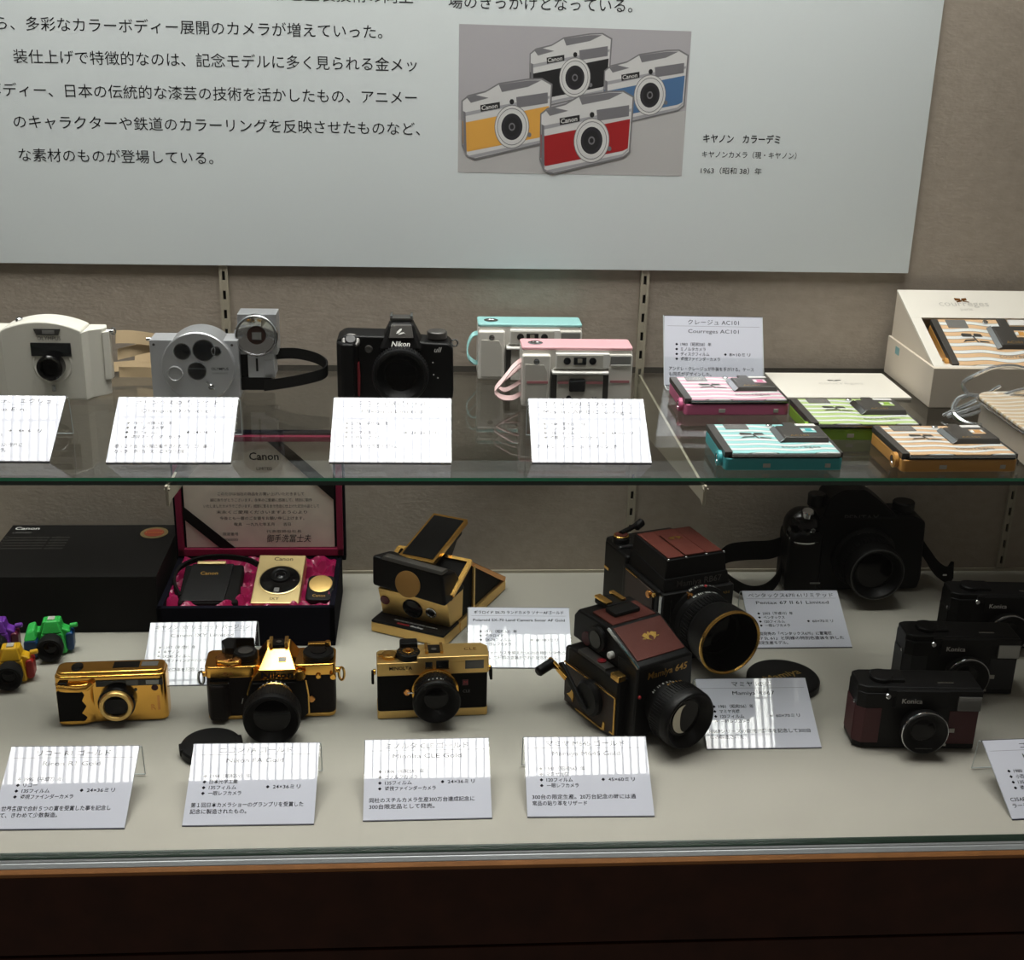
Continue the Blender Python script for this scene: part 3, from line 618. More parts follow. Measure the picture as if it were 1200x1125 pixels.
# ------------------------------------------------------------------ disc cameras
def disc_camera(label, loc, yaw, k, tilt=0):
    t = thing('disc_camera', label, 'camera', loc, yaw, 'striped disc cameras', tilt)
    W, D = 126, 96
    part('tray', G().prism(rrect(-W/2, W/2, 0, D, 5), 'z', 0, 13.5, TRAY[k], 1.6, 3).box(-22, -14, -.7, 1, 3.5, 8, GREYP, .5).box(44, 50, -.7, 1, 3.5, 8, GREYP, .5), t)
    part('light_seal', G().prism(rrect(-W/2+2, W/2-1, 1.5, D-1, 4), 'z', 13.5, 16.5, BLACKG), t)
    part('side_rail', G().box(-W/2, -W/2+9, 2, D-.5, 13.5, 20.3, GREYD, .8), t); part('side_rail', G().box(W/2-5, W/2, 2, D-.5, 14, 19.5, GREYD, .8), t)
    part('cover', G().box(-W/2+8, W/2-4, 0, D, 16.5, 20, STRIPE[k], 1).box(-W/2+7, W/2-3, -1, 4, 15.6, 19, CHROME, 1.2), t)
    part('finder_window', G().box(-45, -19, 77, 94, 19.8, 20.7, FLASHG, .3), t)
    part('sensor', G().cyl((6, 89, 20), 'z', 2.2, 3.6, CHROME, n=20, bev=.6), t)
    s_ = part('slide_cover', G().hexa([(3, 32, 20), (57, 32, 20), (57, 76, 20), (3, 76, 20), (10, 35, 25.5), (56, 35, 25.5), (56, 74, 25.5), (10, 74, 25.5)], GREYD, .8).box(22, 34, 72, 95, 20, 22.5, GREYD, .5).box(36, 58, 82, 94, 20, 21.5, WHITEP, .4), t)
    part('bevel', G().hexa([(3.4, 31.6, 20.5), (8, 31.6, 24), (8, 76, 24), (3.4, 76, 20.5), (3, 31.6, 21), (7.6, 31.6, 24.6), (7.6, 76, 24.6), (3, 76, 21)], CHROME), s_)
    part('lens_window', G().box(33, 48, 50, 64, 25.4, 26.2, STRIPE[k], .4).box(37, 44.5, 53, 61, 26.1, 26.6, TRAY[k], .2), s_)
    part('lettering', G().text('AC101', (26, 37.5, 25.7), GOLDINK, (1, 0, 0), (0, 1, 0), w=20), s_)
    g = G(); z = 20.35
    def bl(pts): g.poly([(x, y, z) for x, y in pts], GREYD)
    bl([(-33, 58), (-21, 58), (-20, 64), (-32, 65.5), (-34, 62)]); bl([(-18.5, 58), (-7, 58), (-8, 64), (-17, 65)]); bl([(-36, 46), (-31, 52), (-19, 53), (-20, 49.5), (-30, 49)]); bl([(-21, 60), (-17, 46), (-15, 46), (-18.5, 60)]); bl([(-14, 50), (-2, 48), (-2, 46), (-14, 46.5)])
    part('emblem', g, t)
    part('lettering', G().text('courrèges', (22, 15, z), mat('gold_line_'+k, '#a8906a', .5) if False else GREYINK, (1, 0, 0), (0, 1, 0), w=42), t)
    part('strap_ring', G().lathe((-W/2-.5, 15, 9), '-x', [(8.2, 0), (8.2, 4), (5.4, 5), (5.4, 2), (0, 2)], TRAY[k], 24).tube([(-W/2-4, 15+4.6*math.cos(a), 9+4.6*math.sin(a)) for a in [2*PI*i/16 for i in range(16)]], 1, CHROME, closed=True), t)
    return t
disc_camera('pink striped disc camera lying on the shelf before the upright card', (82.5, -214, SH), 1, 'pink')
disc_camera('green striped disc camera lying in front of the white booklet', (208.5, -306, SH), 0, 'green')
disc_camera('turquoise striped disc camera lying at the shelf edge', (88, -405, SH), .3, 'teal')
disc_camera('tan striped disc camera lying at the shelf edge', (275, -409, SH), .8, 'tan')

def booklet():
    t = thing('booklet', 'white folded booklet lying flat behind the green disc camera', 'booklet', (239.5, -37, SH))
    part('pages', G().box(-79, 79, -112, 0, 0.2, 3.4, WHITECARD, .5), t)
    g = G(); z = 3.5; o = (4, -38)
    for pts in ([(-9, 0), (-3, 0), (-1, 4), (-9, 5)], [(1, 0), (8, 1), (9, 5), (0, 4)], [(-3, -1), (3, -1), (2, 1), (-2, 1)]): g.poly([(o[0]+x, o[1]+y, z) for x, y in pts], GREYD)
    g.text('courrèges', (8, -54, z), GREYP, (1, 0, 0), (0, 1, 0), w=58)
    part('emblem', g, t)
booklet()

def gift_box():
    t = thing('display_box', 'white sloping display box holding a striped disc camera', 'box', (328, -181, SH), 0)
    W, D, H = 380, 164, 48; A = math.degrees(math.atan2(64, 158))  # width runs on out of view to shade the deck below
    part('base', G().box(0, W, 0, D, 0.3, H+2, WARMCARD, .8), t, 'cream lower box')
    # sloping insert: wedge sides and a windowed top sheet
    ca, sa = math.cos(math.radians(A)), math.sin(math.radians(A)); L = 158/ca
    def sl(x, v_, n): return (x, 3+v_*ca-n*sa, H+v_*sa+n*ca)
    g = G()
    def slab(x0, x1, v0, v1, n0=-3, n1=0): g.hexa([sl(x0, v0, n0), sl(x1, v0, n0), sl(x1, v1, n0), sl(x0, v1, n0), sl(x0, v0, n1), sl(x1, v0, n1), sl(x1, v1, n1), sl(x0, v1, n1)], WHITECARD, .3)
    hx0, hx1, hv0, hv1 = 17, 165, 8, 108
    slab(3, W-3, 0, hv0); slab(3, W-3, hv1, L); slab(3, hx0, hv0, hv1); slab(hx1, W-3, hv0, hv1)
    part('sloping_top', g, t)
    g = G()
    for x in (4.5, W-4.5): g.prism([(3, H), (D-4, H), (D-4, H+61), (161*1.0-1, H+62)], 'x', x-1.4, x+1.4, WARMCARD)
    g.box(4, W-4, D-6, D-3, H, H+62, WARMCARD)
    part('insert_sides', g, t)
    g = G(); y = .4
    u, v_ = (1, 0, 0), (0, ca, sa)
    o = Vector(sl(82, 134, .4))
    g.text('courrèges', o, GREYP, u, v_, w=66).text('paris', Vector(sl(82, 124, .4)), GREYP, u, v_, w=16)
    for pts in ([(-9, 12), (-2, 12), (-1, 17), (-9, 18)], [(1, 12), (7, 13), (7, 18), (0, 17)], [(-8, 8), (-1, 10), (0, 14), (1, 10), (9, 8), (9, 9.5), (1, 12), (-2, 12), (-8, 10)]):
        g.poly([o+Vector((x, ca*q, sa*q)) for x, q in pts], COPPER)
    part('lettering', g, t)
    part('sticker', G().box(-.3, 0, 118, 132, 34, 44, mat('sticker_blue', '#7ba6ab', .5)), t)
    c = Vector(sl(91, 9, -20)); w0 = Vector((328, -181, SH))+c
    disc_camera('tan striped disc camera set into the sloping white box', w0, 0, 'tan', A)
gift_box()

CORD = mat('silver_cord', '#e2e6e9', 0.22, 0.9)
def striped_case():
    t = thing('camera_case', 'striped soft case with silver cord beside the sloping white box', 'case', (352, -400, SH), 0)
    part('shell', G().hexa([(0, 0, 1), (170, 0, 1), (172, 160, 1), (12, 160, 1), (0, 0, 34), (170, 0, 34), (172, 160, 30), (12, 160, 30)], WARMCARD, 2).box(6, 168, -1, 10, 0, 5, BLACK, .8), t)
    part('flap', G().prism(rrect(-1, 172, 0, 158, 26, 8), 'z', 36, 40, STRIPEW, 1.4).prism(rrect(-3, 174, -2, 160, 27, 8), 'z', 33.5, 36.2, CHROME, 1), t)
    part('lettering', G().text('courrèges', (60, 136, 40.2), GREYINK, (1, 0, 0), (0, 1, 0), w=46), t)
    g = G(); L_ = lambda pts: [(a-352, b+400, c-SH) for a, b, c in pts]
    g.tube(spline(L_([(367, -240, 334), (352, -232, 334), (346, -228, 346), (358, -234, 358), (378, -238, 368), (404, -240, 369), (440, -246, 358)])), 2.5, CORD)
    g.tube(spline(L_([(330, -222, 304), (338, -226, 310), (362, -236, 328), (386, -240, 346)])), 2.2, CORD)
    g.tube(spline(L_([(333, -228, 304), (350, -236, 314), (372, -246, 328), (396, -256, 344), (430, -258, 350), (470, -258, 350)])), 2.5, CORD)
    g.tube(spline(L_([(338, -232, 304), (356, -242, 312), (384, -254, 330), (420, -262, 342), (460, -262, 340)])), 2.2, CORD)
    g.tube(spline(L_([(352, -232, 332), (341, -230, 326), (336, -236, 312), (344, -250, 305), (360, -256, 303), (374, -252, 305), (378, -246, 316), (374, -242, 330)])), 2.8, CORD)
    part('cord', g, t, 'shiny silver wrist cord')
striped_case()

# ================================================================== LOWER DECK, BACK ROW
def black_box():
    t = thing('product_box', 'flat black cardboard box with gold oval seal against the wall', 'box', (-618, -176, 0))
    W, D, H = 222, 168, 77
    part('lid', G().box(-W, 0, 0, D, 0.3, H, BOXBLACK, 1.2), t)
    part('seal', G().lathe((-29, 139, H), 'z', [(19, 0), (19, .3), (0, .35)], mat('seal_gold', '#6f5f3c', .5), 40, (1.0, .95)).lathe((-29, 139, H+.3), 'z', [(13, 0), (13, .2), (0, .25)], mat('seal_red', '#8a3a26', .5), 36).text('Limited', (-29, 137, H+.7), GOLDINK, (1, 0, 0), (0, 1, 0), w=22), t)
    g = G().text('Canon', (-199, 151, H+.2), WHITEINK, (1, 0, 0), (0, 1, 0), w=32, bold=.03).text('LIMITED', (-202, 138, H+.2), GREYINK, (1, 0, 0), (0, 1, 0), w=24)
    for i in range(5): g.text('Commemorative edition', (-178, 122-9*i, H+.2), GREYD, (1, 0, 0), (0, 1, 0), w=84)
    part('lettering', g, t)
black_box()

def presentation_box():
    X0, X1, Y0, Y1, H = -612, -396.5, -216, -62, 53
    t = thing('presentation_box', 'open navy velvet presentation box lined with magenta satin', 'box', (X0, Y0, 0))
    W, D = X1-X0, Y1-Y0
    g = G().box(0, W, 0, D, 0.3, 6, VELVET, .5)
    for a in ((0, W, 0, 7), (0, W, D-7, D), (0, 7, 0, D), (W-7, W, 0, D)): g.box(*a, 6, H, VELVET, .8)
    part('base', g, t)
    rows = []; nx, ny = 64, 44; rnd = random.Random(3)
    ph = [(rnd.uniform(.05, .2), rnd.uniform(.05, .2), rnd.uniform(0, 6), rnd.uniform(.6, 2.0)) for _ in range(18)]
    for j in range(ny+1):
        r = []
        for i in range(nx+1):
            x = 7+(W-14)*i/nx; y = 7+(D-14)*j/ny
            e = min(x-7, W-7-x, y-7, D-7-y)
            z = 40+(y-7)*.10+sum(a*math.sin(kx*x*1.6+ky*y*1.6*(1 if n % 2 else -1)+p) for n, (kx, ky, p, a) in enumerate(ph))*.8+max(0, 9-e)*.6
            r.append((x, y, min(z, 58 if e > 3 else 51)))
        rows.append(r)
    part('satin_lining', G().grid(rows, MAGENTA), t, 'crumpled magenta satin lining')
    lid = part('lid', G().box(-3, W+5, D+2, D+16, 46, 226, VELVET, 1.2), t)
    g = G()
    for a in ((1, 9, 56, 223), (W-6, W+2, 56, 223), (1, W+2, 56, 66), (1, W+2, 216, 223)): g.box(a[0], a[1], D-5, D+3, a[2], a[3], MAGLINE, .8)
    part('lid_lining', g, lid)
    return t, W, D
PB, PBW, PBD = presentation_box()
def certificate():
    t = thing('certificate', 'printed certificate under black ribbons in the open box lid', 'certificate', (-612, -216, 0))
    y = PBD-.5
    pts = [(20, 68), (207, 68), (207, 214), (20, 214)]
    part('sheet', G().box(12, 206, y, y+1.2, 67, 215, CERT), t)
    g = G(); yy = y-.3
    g.text('Canon', (118, yy, 190), INK, w=38, bold=.03).text('LIMITED', (118, yy, 176), INK, w=20)
    ls = ['このたびは当社の商品をお買い上げいただきまして', '誠にありがとうございます。永年のご愛顧に感謝して、特別に製作', 'いたしましたカメラでございます。細部に至るまで丹念に仕上げた記念の品として', '末永くご愛用くださいますよう心より', '今後とも一層のご支援をお願い申し上げます。', '敬具　一九九七年五月　　吉日']
    for i, s_ in enumerate(ls): g.text(s_, (112, yy, 141-8.6*i), GREYD, h=5, w=(112, 132, 150, 118, 110, 74)[i])
    g.text('限定番号', (70, yy, 84), GREYD, h=5, w=20).text('000000', (70, yy, 76), GREYD, h=5, w=18)
    g.text('代表取締役社長', (140, yy, 88), GREYD, h=4.5, w=46).text('御手洗冨士夫', (146, yy, 75), INK, h=12, w=58, italic=.2)
    part('lettering', g, t)
    part('ribbon', G().prism([(10, 126), (10, 108), (58, 64), (78, 64)], 'y', y-1.6, y-.5, BLACK), t, 'black corner ribbon')
    part('ribbon', G().prism([(140, 217), (122, 217), (207, 134), (207, 154)], 'y', y-1.6, y-.5, BLACK), t, 'black corner ribbon')
certificate()
def box_contents():
    T = 18
    t = thing('leather_case', 'black leather camera pouch with gold clasp lying on magenta satin', 'case', (-558, -188, 44), 0, None, T)
    part('pouch', G().box(-34, 40, 0, 72, -14, 2, BLEATHER, 3, 3), t)
    part('flap', G().hexa([(-31, 3, 1), (23, 3, 1), (28, 70, 1), (-24, 70, 1), (-31, 3, 4), (23, 3, 4), (28, 70, 5), (-24, 70, 5)], BLACK, 1), t)
    part('clasp', G().box(-18, 18, 67, 72, 4, 8, GOLDB, .8), t)
    part('lettering', G().text('Canon', (-1, 49, 5.2), GOLDINK, (1, 0, 0), (0, 1, 0), w=22, bold=.02), t)
    part('strap', G().ribbon(spline([(-33, 14, 0), (-44, 40, 1), (-40, 66, 2), (-16, 82, 3), (16, 84, 4), (44, 78, 4), (58, 70, 3)]), (2, 2, 6), 3.5, BLEATHER), t, 'black carrying strap')
    t = thing('compact_camera', 'brushed gold upright camera with round black face in the satin box', 'camera', (-472.5, -190, 42), -2, None, T)
    part('body', G().box(-30, 30, 0, 90, -16, 5, GOLDB, 1.5, 3), t)
    f = part('faceplate', G().lathe((2, 42, 5), 'z', [(25, 0), (25, 1.2), (24, 1.7), (0, 1.7)], BLACKG, 56), t)
    part('rim', G().lathe((2, 42, 5), 'z', [(26.5, 0), (26.5, 1), (25.4, 1.4), (25, .6)], GOLDB, 56), t)
    lens(t, (2, 49, 6), 'z', [(12, 0), (12, 2.5), (10.5, 3.4), (8.5, 2.6), (7.5, 1), (0, 1)], BLACK, 6, 1.6)
    part('finder', G().cyl((20, 40, 6.7), 'z', .6, 1.4, CHROME, n=16).box(-3, 3.5, 19, 26, 6.5, 7.6, FLASHG, .4), f)
    part('lettering', G().text('Canon', (2, 79, 5.2), mat('engraving', '#5a4320', .5), (1, 0, 0), (0, 1, 0), w=24, bold=.03).text('IXY', (-1, 6, 5.2), MATS['engraving'], (1, 0, 0), (0, 1, 0), w=11), t)
    t = thing('remote_control', 'small black remote control with gold round end on magenta satin', 'remote control', (-419, -184, 44), -3, None, T)
    part('shell', G().prism(rrect(-17, 17, 0, 46, 7), 'z', -9, 4, BLACK, 2, 3), t)
    part('gold_end', G().lathe((0, 29.5, 3.6), 'z', [(15.5, 0), (15.5, 1.2), (14.5, 1.8), (0, 2)], GOLDM, 40, (1, .95)), t)
    part('lettering', G().text('Canon', (0, 6, 4.3), GOLDINK, (1, 0, 0), (0, 1, 0), w=16), t)
box_contents()

def instant_camera():
    t = thing('instant_camera', 'folding gold and black instant camera with raised viewfinder hood', 'camera', (-308, -202, 0), -27)
    W = 52; L = 190
    part('base', G().box(-W, W, 0, L, .5, 15, GOLDM, 2).box(W-.6, W+.6, 44, 46, 2, 14, GOLD), t, 'matte gold base')
    f = part('front_flap', G().box(-W+1, W-1, -.6, 44, 14, 17.5, BLACK, 1), t)
    part('lettering', G().text('POLAROID SX-70 LAND CAMERA', (6, 11, 17.7), WHITEINK, (1, 0, 0), (0, 1, 0), w=60).text('SONAR', (-8, 3, 17.7), REDINK, (1, 0, 0), (0, 1, 0), w=17, bold=.03).text('OneStep', (11, 3, 17.7), WHITEINK, (1, 0, 0), (0, 1, 0), w=18, bold=.03, italic=.2), f)
    part('front_panel', G().hexa([(-48, 24, 16), (48, 24, 16), (48, 60, 16), (-48, 60, 16), (-49, 14, 56), (49, 14, 54), (49, 60, 58), (-49, 60, 58)], GOLDM, 1.2), t)
    d = Vector((0, -.97, -.24)).normalized()
    lens(t, (-2, 19.4, 35), d, [(14, -4), (14, 1.5), (13, 2.4), (11.5, .6), (0, .4)], BLACKG, 9.5, .6)
    part('sensor', G().lathe((24, 19.4, 35), d, [(7.5, -2), (7.5, 1.6), (6.4, 2), (5.6, 0), (0, 0)], CHROME, 28).lathe((24, 19.2, 35), d, [(5.4, 0), (5.4, .6), (0, .6)], BLACKG, 24), t)
    part('dial', G().lathe((-41, 18.5, 39), d, [(6.5, -3), (6.5, 1.5), (0, 1.5)], mat('dial_red', '#6a1420', .3), 28), t)
    g = G().hexa([(-53, 6, 62), (50, 6, 53), (52, 62, 56), (-50, 62, 62), (-55, 10, 102), (42, 10, 95), (48, 40, 88), (-48, 46, 96)], BLACK, 4, 3)
    g.hexa([(-40, 8, 99), (44, 8, 94), (46, 22, 95), (-38, 22, 100), (-38, 9, 104), (44, 9, 99), (45, 20, 99), (-37, 20, 104)], GREYD, 1)
    s_ = part('sonar_housing', g, t)
    part('sonar_disc', G().lathe((-3, 8.5, 73), (0, -.985, .1), [(17.5, -3), (17.5, 1.4), (16, 2.2), (0, 2.8)], mat('gold_mesh', '#a57e48', .45, .8, bump=(2500, 1.0)), 44), s_)
    part('top_cover', G().hexa([(-49, 24, 52), (49, 24, 52), (49, 75, 74), (-49, 75, 74), (-49, 24, 61), (49, 24, 61), (49, 75, 85), (-49, 75, 85)], BLEATHER, .6), t)
    g = G()
    for a, b in (((50.5, 22, 62), (50.5, 76, 87)), ((-50.5, 22, 62), (-50.5, 76, 87)), ((-52, 76, 87), (52, 76, 87))): g.ribbon([a, b], (6, 0, 0) if a[0] == b[0] else (0, 4, 2), 4, GOLD)
    part('ridge_frame', g, t)
    part('back_cover', G().hexa([(-50, 76, 82), (50, 76, 82), (52, L-3, 12), (-52, L-3, 12), (-50, 77, 88), (50, 77, 88), (52, L, 19), (-52, L, 19)], COPPER, 1), t)
    part('bellows', G().prism([(30, 16), (L-8, 16), (76, 82), (26, 58)], 'x', -46, 48, BLEATHER), t)
    part('strut', G().ribbon([(50, 88, 76), (50, 88, 16)], (0, 5, 0), 2.5, GOLDM), t)
    o = Vector((-7, 36, 95)); u = Vector((0, 101, 22)).normalized(); n = Vector((0, -22, 101)).normalized(); HL = 103
    def q(x, s_, k): return o+Vector((x, 0, 0))+u*s_+n*k
    def slab(x0, x1, a, b, k0, k1, m, g, bev): g.hexa([q(x0, a, k0), q(x1, a, k0), q(x1, b, k0), q(x0, b, k0), q(x0, a, k1), q(x1, a, k1), q(x1, b, k1), q(x0, b, k1)], m, bev)
    g = G(); slab(-25, 25, 0, HL, -7, 0, GOLD, g, .8); h = part('viewfinder_hood', g, t)
    g = G(); slab(-21.5, 21.5, 6, HL-5, -.5, .7, BLEATHER, g, .4); part('leather_panel', g, h)
    g = G(); g.hexa([q(-18, 20, -22), q(20, 20, -22), q(20, 56, -34), q(-18, 56, -34), q(-20, 6, -6), q(22, 6, -6), q(22, HL-14, -6), q(-20, HL-14, -6)], BLACK, 2)
    slab(-12, 20, HL-36, HL-8, -20, -6, BLACK, g, 3)
    part('viewfinder', g, h)
instant_camera()

def emblem(g, o, u, v, s_, m):
    """two facing pointed strokes, like a star-shaped crest."""
    u = Vector(u).normalized(); v = Vector(v).normalized(); o = Vector(o)
    for pts in ([(-10, 3), (-4, 6), (-1, 2), (-3, -2), (-1, -6), (-6, -3)], [(10, 3), (4, 6), (1, 2), (3, -2), (1, -6), (6, -3)], [(-2.5, 3), (0, 7), (2.5, 3), (0, 1)], [(-12, -1), (-7, -1), (-8, -3)], [(12, -1), (7, -1), (8, -3)]):
        g.poly([o+u*x*s_/10+v*y*s_/10 for x, y in pts], m)
def rb67():
    t = thing('medium_format_camera', 'large black box camera with reddish leather folding hood and gold lens rim', 'camera', (25, -213, 0), 19)
    g = G().box(-51, 51, -46, 46, 1, 98, BLACK, 3, 3).box(-50, 50, 40, 100, 4, 108, BLACK, 4, 3)
    part('body', g, t)
    part('front_plate', G().box(-48, 50, -54, -44, 3, 97, BLACKM, 2).box(-49.5, -46, -52, -44, 22, 94, CHROME, .6).box(-38, -36.5, -55, -53, 30, 90, CHROME, .3), t)
    part('side_leather', G().box(-53, -50, -36, 34, 12, 94, mat('brown_leather', '#2e1d17', .5, bump=(1200, .8)), .6), t)
    part('side_trim', G().box(-53.6, -52, 4, 34, 95, 96.2, GOLD, .3).box(-53.6, -52, -44, -26, 92, 93.2, GOLD).cyl((-52, -30, 89), '-x', 5, 5, COPPER, n=24, bev=1).cyl((-52, -40, 92), '-x', 3, 3, GOLD, n=16, bev=.5), t)
    h = part('folding_hood', G().hexa([(-46, -50, 97), (46, -50, 97), (46, 46, 97), (-46, 46, 97), (-44, -46, 113), (44, -46, 113), (42, 44, 118), (-42, 44, 118)], BLACK, 2).hexa([(-43, -45, 112), (43, -45, 112), (41, 43, 117), (-41, 43, 117), (-40, -43, 136), (40, -43, 136), (40, 42, 137), (-40, 42, 137)], BLACK, 2), t)
    part('hood_leather', G().box(-37, -15, -40, 39, 136.5, 138, OXLEA, .6).box(15, 37, -40, 39, 136.5, 138, OXLEA, .6).box(-15, 15, 24, 39, 136.5, 138, OXLEA, .5), h, 'reddish brown leather panels')
    fl = part('hood_flap', G().box(-13.5, 13.5, -40, 22.5, 136.8, 138.8, OXLEA, .6), h)
    g = G(); emblem(g, (0, 9, 139.1), (1, 0, 0), (0, 1, 0), 9, GOLD); part('crest', g, fl)
    g = G()
    for x in (-38, -14, 14, 38): g.sph((x, -42.5, 136.5), 1.6, 1.6, 1.6, CHROME, 10)
    part('rivets', g, h)
    part('lettering', G().text('Mamiya RB67', (2, -50.3, 103), GREYD, w=62, bold=.02).text('PRO-S', (38, -54.4, 86), GOLDINK, w=11), t)
    part('film_back', G().box(-49, 49, 62, 102, 6, 112, BLACKM, 5, 3).box(-51, -49, 84, 96, 70, 74, GOLD, .4), t)
    part('advance_knob', G().cyl((-38, 78, 110), 'z', 9, 11, BLACK, n=30, bev=1).cyl((-38, 78, 119), 'z', 2.5, 10, GOLD, n=30, bev=.6).cyl((-38, 78, 121), 'z', 1, 8, OXLEA, n=30), t)
    part('advance_lever', G().tube([(-38, 80, 122), (-22, 86, 124), (-8, 91, 126)], 3.5, BLACK, 10).cyl((-12, 90, 122.5), (.8, .25, .35), 14, 5.5, BLACK, n=20, bev=1.5), t)
    l = lens(t, (4, -52, 59), '-y', [(42, -4), (42, 5), (37, 7), (36, 15), (35, 16), (35, 34), (36, 36), (38, 42), (40, 66), (40, 72), (38.4, 73), (36, 70), (30, 44), (0, 44)], BLACK, 26, 44, ribs=(35.6, 18, 33, 54),
         marks=[(42, 3, '5.6 8 11 16 22', 4.2, WHITEINK), (37, 12, '500 250 125 60', 4, WHITEINK)], ring=([(40.4, 70), (40.6, 73), (38.6, 74.4), (37, 72.5)], GOLD))
    part('index_dot', G().sph((8, -56, 101), 1.8, 1.8, 1.8, REDINK, 10).lathe((-14, -53, 92), '-y', [(4.5, 0), (4.5, 6), (3.5, 7), (0, 7)], COPPER, 20), t)
rb67()

def m645():
    t = thing('medium_format_camera', 'black camera with gold crank and grained leather prism in front of the larger one', 'camera', (-53, -391, 0), 28.7)
    part('body', G().box(-48, 45, -34, 62, 1, 74, BLACK, 3, 3).box(-46, 44, 56, 70, 4, 70, BLACK, 3), t)
    part('front_housing', G().hexa([(-38, -50, 8), (44, -50, 8), (44, -30, 4), (-38, -30, 4), (-34, -48, 92), (42, -48, 92), (42, -10, 92), (-34, -10, 92)], BLACKM, 3, 3), t)
    part('side_leather', G().box(-50, -47, -30, 62, 4, 54, mat('dark_brown_leather', '#2b1a13', .45, bump=(1200, .8)), .6), t)
    g = G()
    g.box(-51, -49, -32, 64, 52.6, 54.2, GOLD, .3).box(-51, -49, -33, -31.4, 10, 53, GOLD, .3).box(-51, -49, -33, -26, 8, 10, GOLD, .3).prism([(-17, 6), (-13, 4), (38, 4), (38, 6), (-12, 6), (-14, 16), (-17, 14)], 'x', -51, -49, GOLD).prism([(44, 30), (50, 20), (56, 16), (48, 14), (44, 10), (43, 18)], 'x', -51, -49, GOLD)
    part('side_trim', g, t, 'thin gold border lines')
    c = part('crank', G().lathe((-49, 10, 34), '-x', [(21, 0), (21, 6), (18, 9), (0, 9)], BLACK, 40), t)
    part('crank_arm', G().hexa([(-58, 4, 24), (-58, 14, 22), (-58, 60, 56), (-58, 54, 60), (-62, 4, 24), (-62, 14, 22), (-62, 60, 56), (-62, 54, 60)], BLACK, 1), c)
    part('crank_handle', G().hexa([(-58, 40, 48), (-58, 44, 42), (-60, 78, 52), (-60, 76, 56), (-64, 40, 48), (-64, 44, 42), (-64, 78, 52), (-64, 76, 56)], GOLDP, .6).cyl((-60, 72, 51), (-1, -.1, -.25), 24, 6, BLACK, n=18, bev=2), c, 'polished gold crank plate with black knob')
    part('shutter_dial', G().box(-47, -34, -8, 44, 72, 77, GREYD, 1).cyl((-40, 8, 77), 'z', 1.2, 5, REDTRIM, n=24).cyl((-40, 8, 78), 'z', .7, 1.8, REDINK, n=16), t)
    part('release_latch', G().box(-49, -38, -34, -20, 72, 79, GOLD, 1), t)
    pr = part('prism_finder', G().prism([(74, 76), (74, 104), (66, 114), (8, 116), (-48, 92), (-48, 84), (-20, 76)], 'x', -33, 40, BLACK, 3, 3), t)
    part('prism_edge', G().ribbon([(-33.4, 8, 115), (-33.4, -48, 92)], (2.4, 0, 0), 2.4, CHROME), pr)
    k = Vector((0, -56, -24)).normalized(); nn = Vector((0, -24, 56)).normalized()
    def s3(x, a, b): return Vector((x, 8, 116))+k*a+nn*b
    g = G().hexa([s3(-29, 3, -1), s3(36, 3, -1), s3(36, 52, -1), s3(-29, 52, -1), s3(-29, 3, 1.2), s3(36, 3, 1.2), s3(36, 52, 1.2), s3(-29, 52, 1.2)], OXLEA, .6).box(-26, 34, 10, 48, 114.5, 117, OXLEA, .8)
    lp = part('prism_leather', g, pr, 'grained reddish brown leather')
    g = G(); emblem(g, s3(6, 26, 1.6), (1, 0, 0), -k, 10, GOLD); part('crest', g, lp)
    part('accessory_shoe', G().box(-8, 24, 44, 70, 114, 121, BLACK, 2).box(-8, 0, 46, 70, 121, 124, GOLD, .5).box(13, 19, 46, 70, 121, 124, GOLD, .5).box(-14, 22, 22, 42, 116, 122, BLACK, 2.5), pr)
    g = G().cyl((-32, 24, 96), '-x', 6, 15, BLACK, n=36, bev=1).cyl((-36, 24, 96), '-x', 3, 10, BLACKG, n=36)
    g.lathe((-33, -2, 88), '-x', [(4, 0), (4, 5), (3, 6), (0, 6)], WHITEINK, 20)
    part('meter_dial', g, pr); part('side_window', G().cyl((-33, 46, 86), '-x', 2, 8, DARKRED, n=24), pr)
    part('lettering', G().text('Mamiya 645', (5, -50.6, 77), GOLDINK, w=54, bold=.03, italic=.12), t)
    lens(t, (4, -48, 41), '-y', [(26, -4), (26.5, 12), (33, 16), (34, 36), (34, 43), (32.6, 46), (31, 47), (28, 45), (22, 36), (0, 36)], BLACK, 20, 37, ribs=(33.4, 19, 34, 64),
         marks=[(26.4, 5, '2.8 4 5.6 8 11 16', 4, WHITEINK), (33.2, 17.5, '16 8 8 16', 3.6, GOLDINK)])
    part('pale_crescent', G().poly([(4-3+15*math.cos(a), -86.8, 41+17*math.sin(a)) for a in [PI*.46+PI*1.08*i/20 for i in range(21)]]+[(4-3+5*math.cos(a), -86.8, 41+15*math.sin(a)) for a in [PI*1.5-PI*i/12 for i in range(1, 12)]], LENSB), t)  # pale crescent laid flat just ahead of the lens glass
    part('lens_release', G().sph((-31, -50, 58), 2, 2, 2, REDINK, 10), t)
m645()

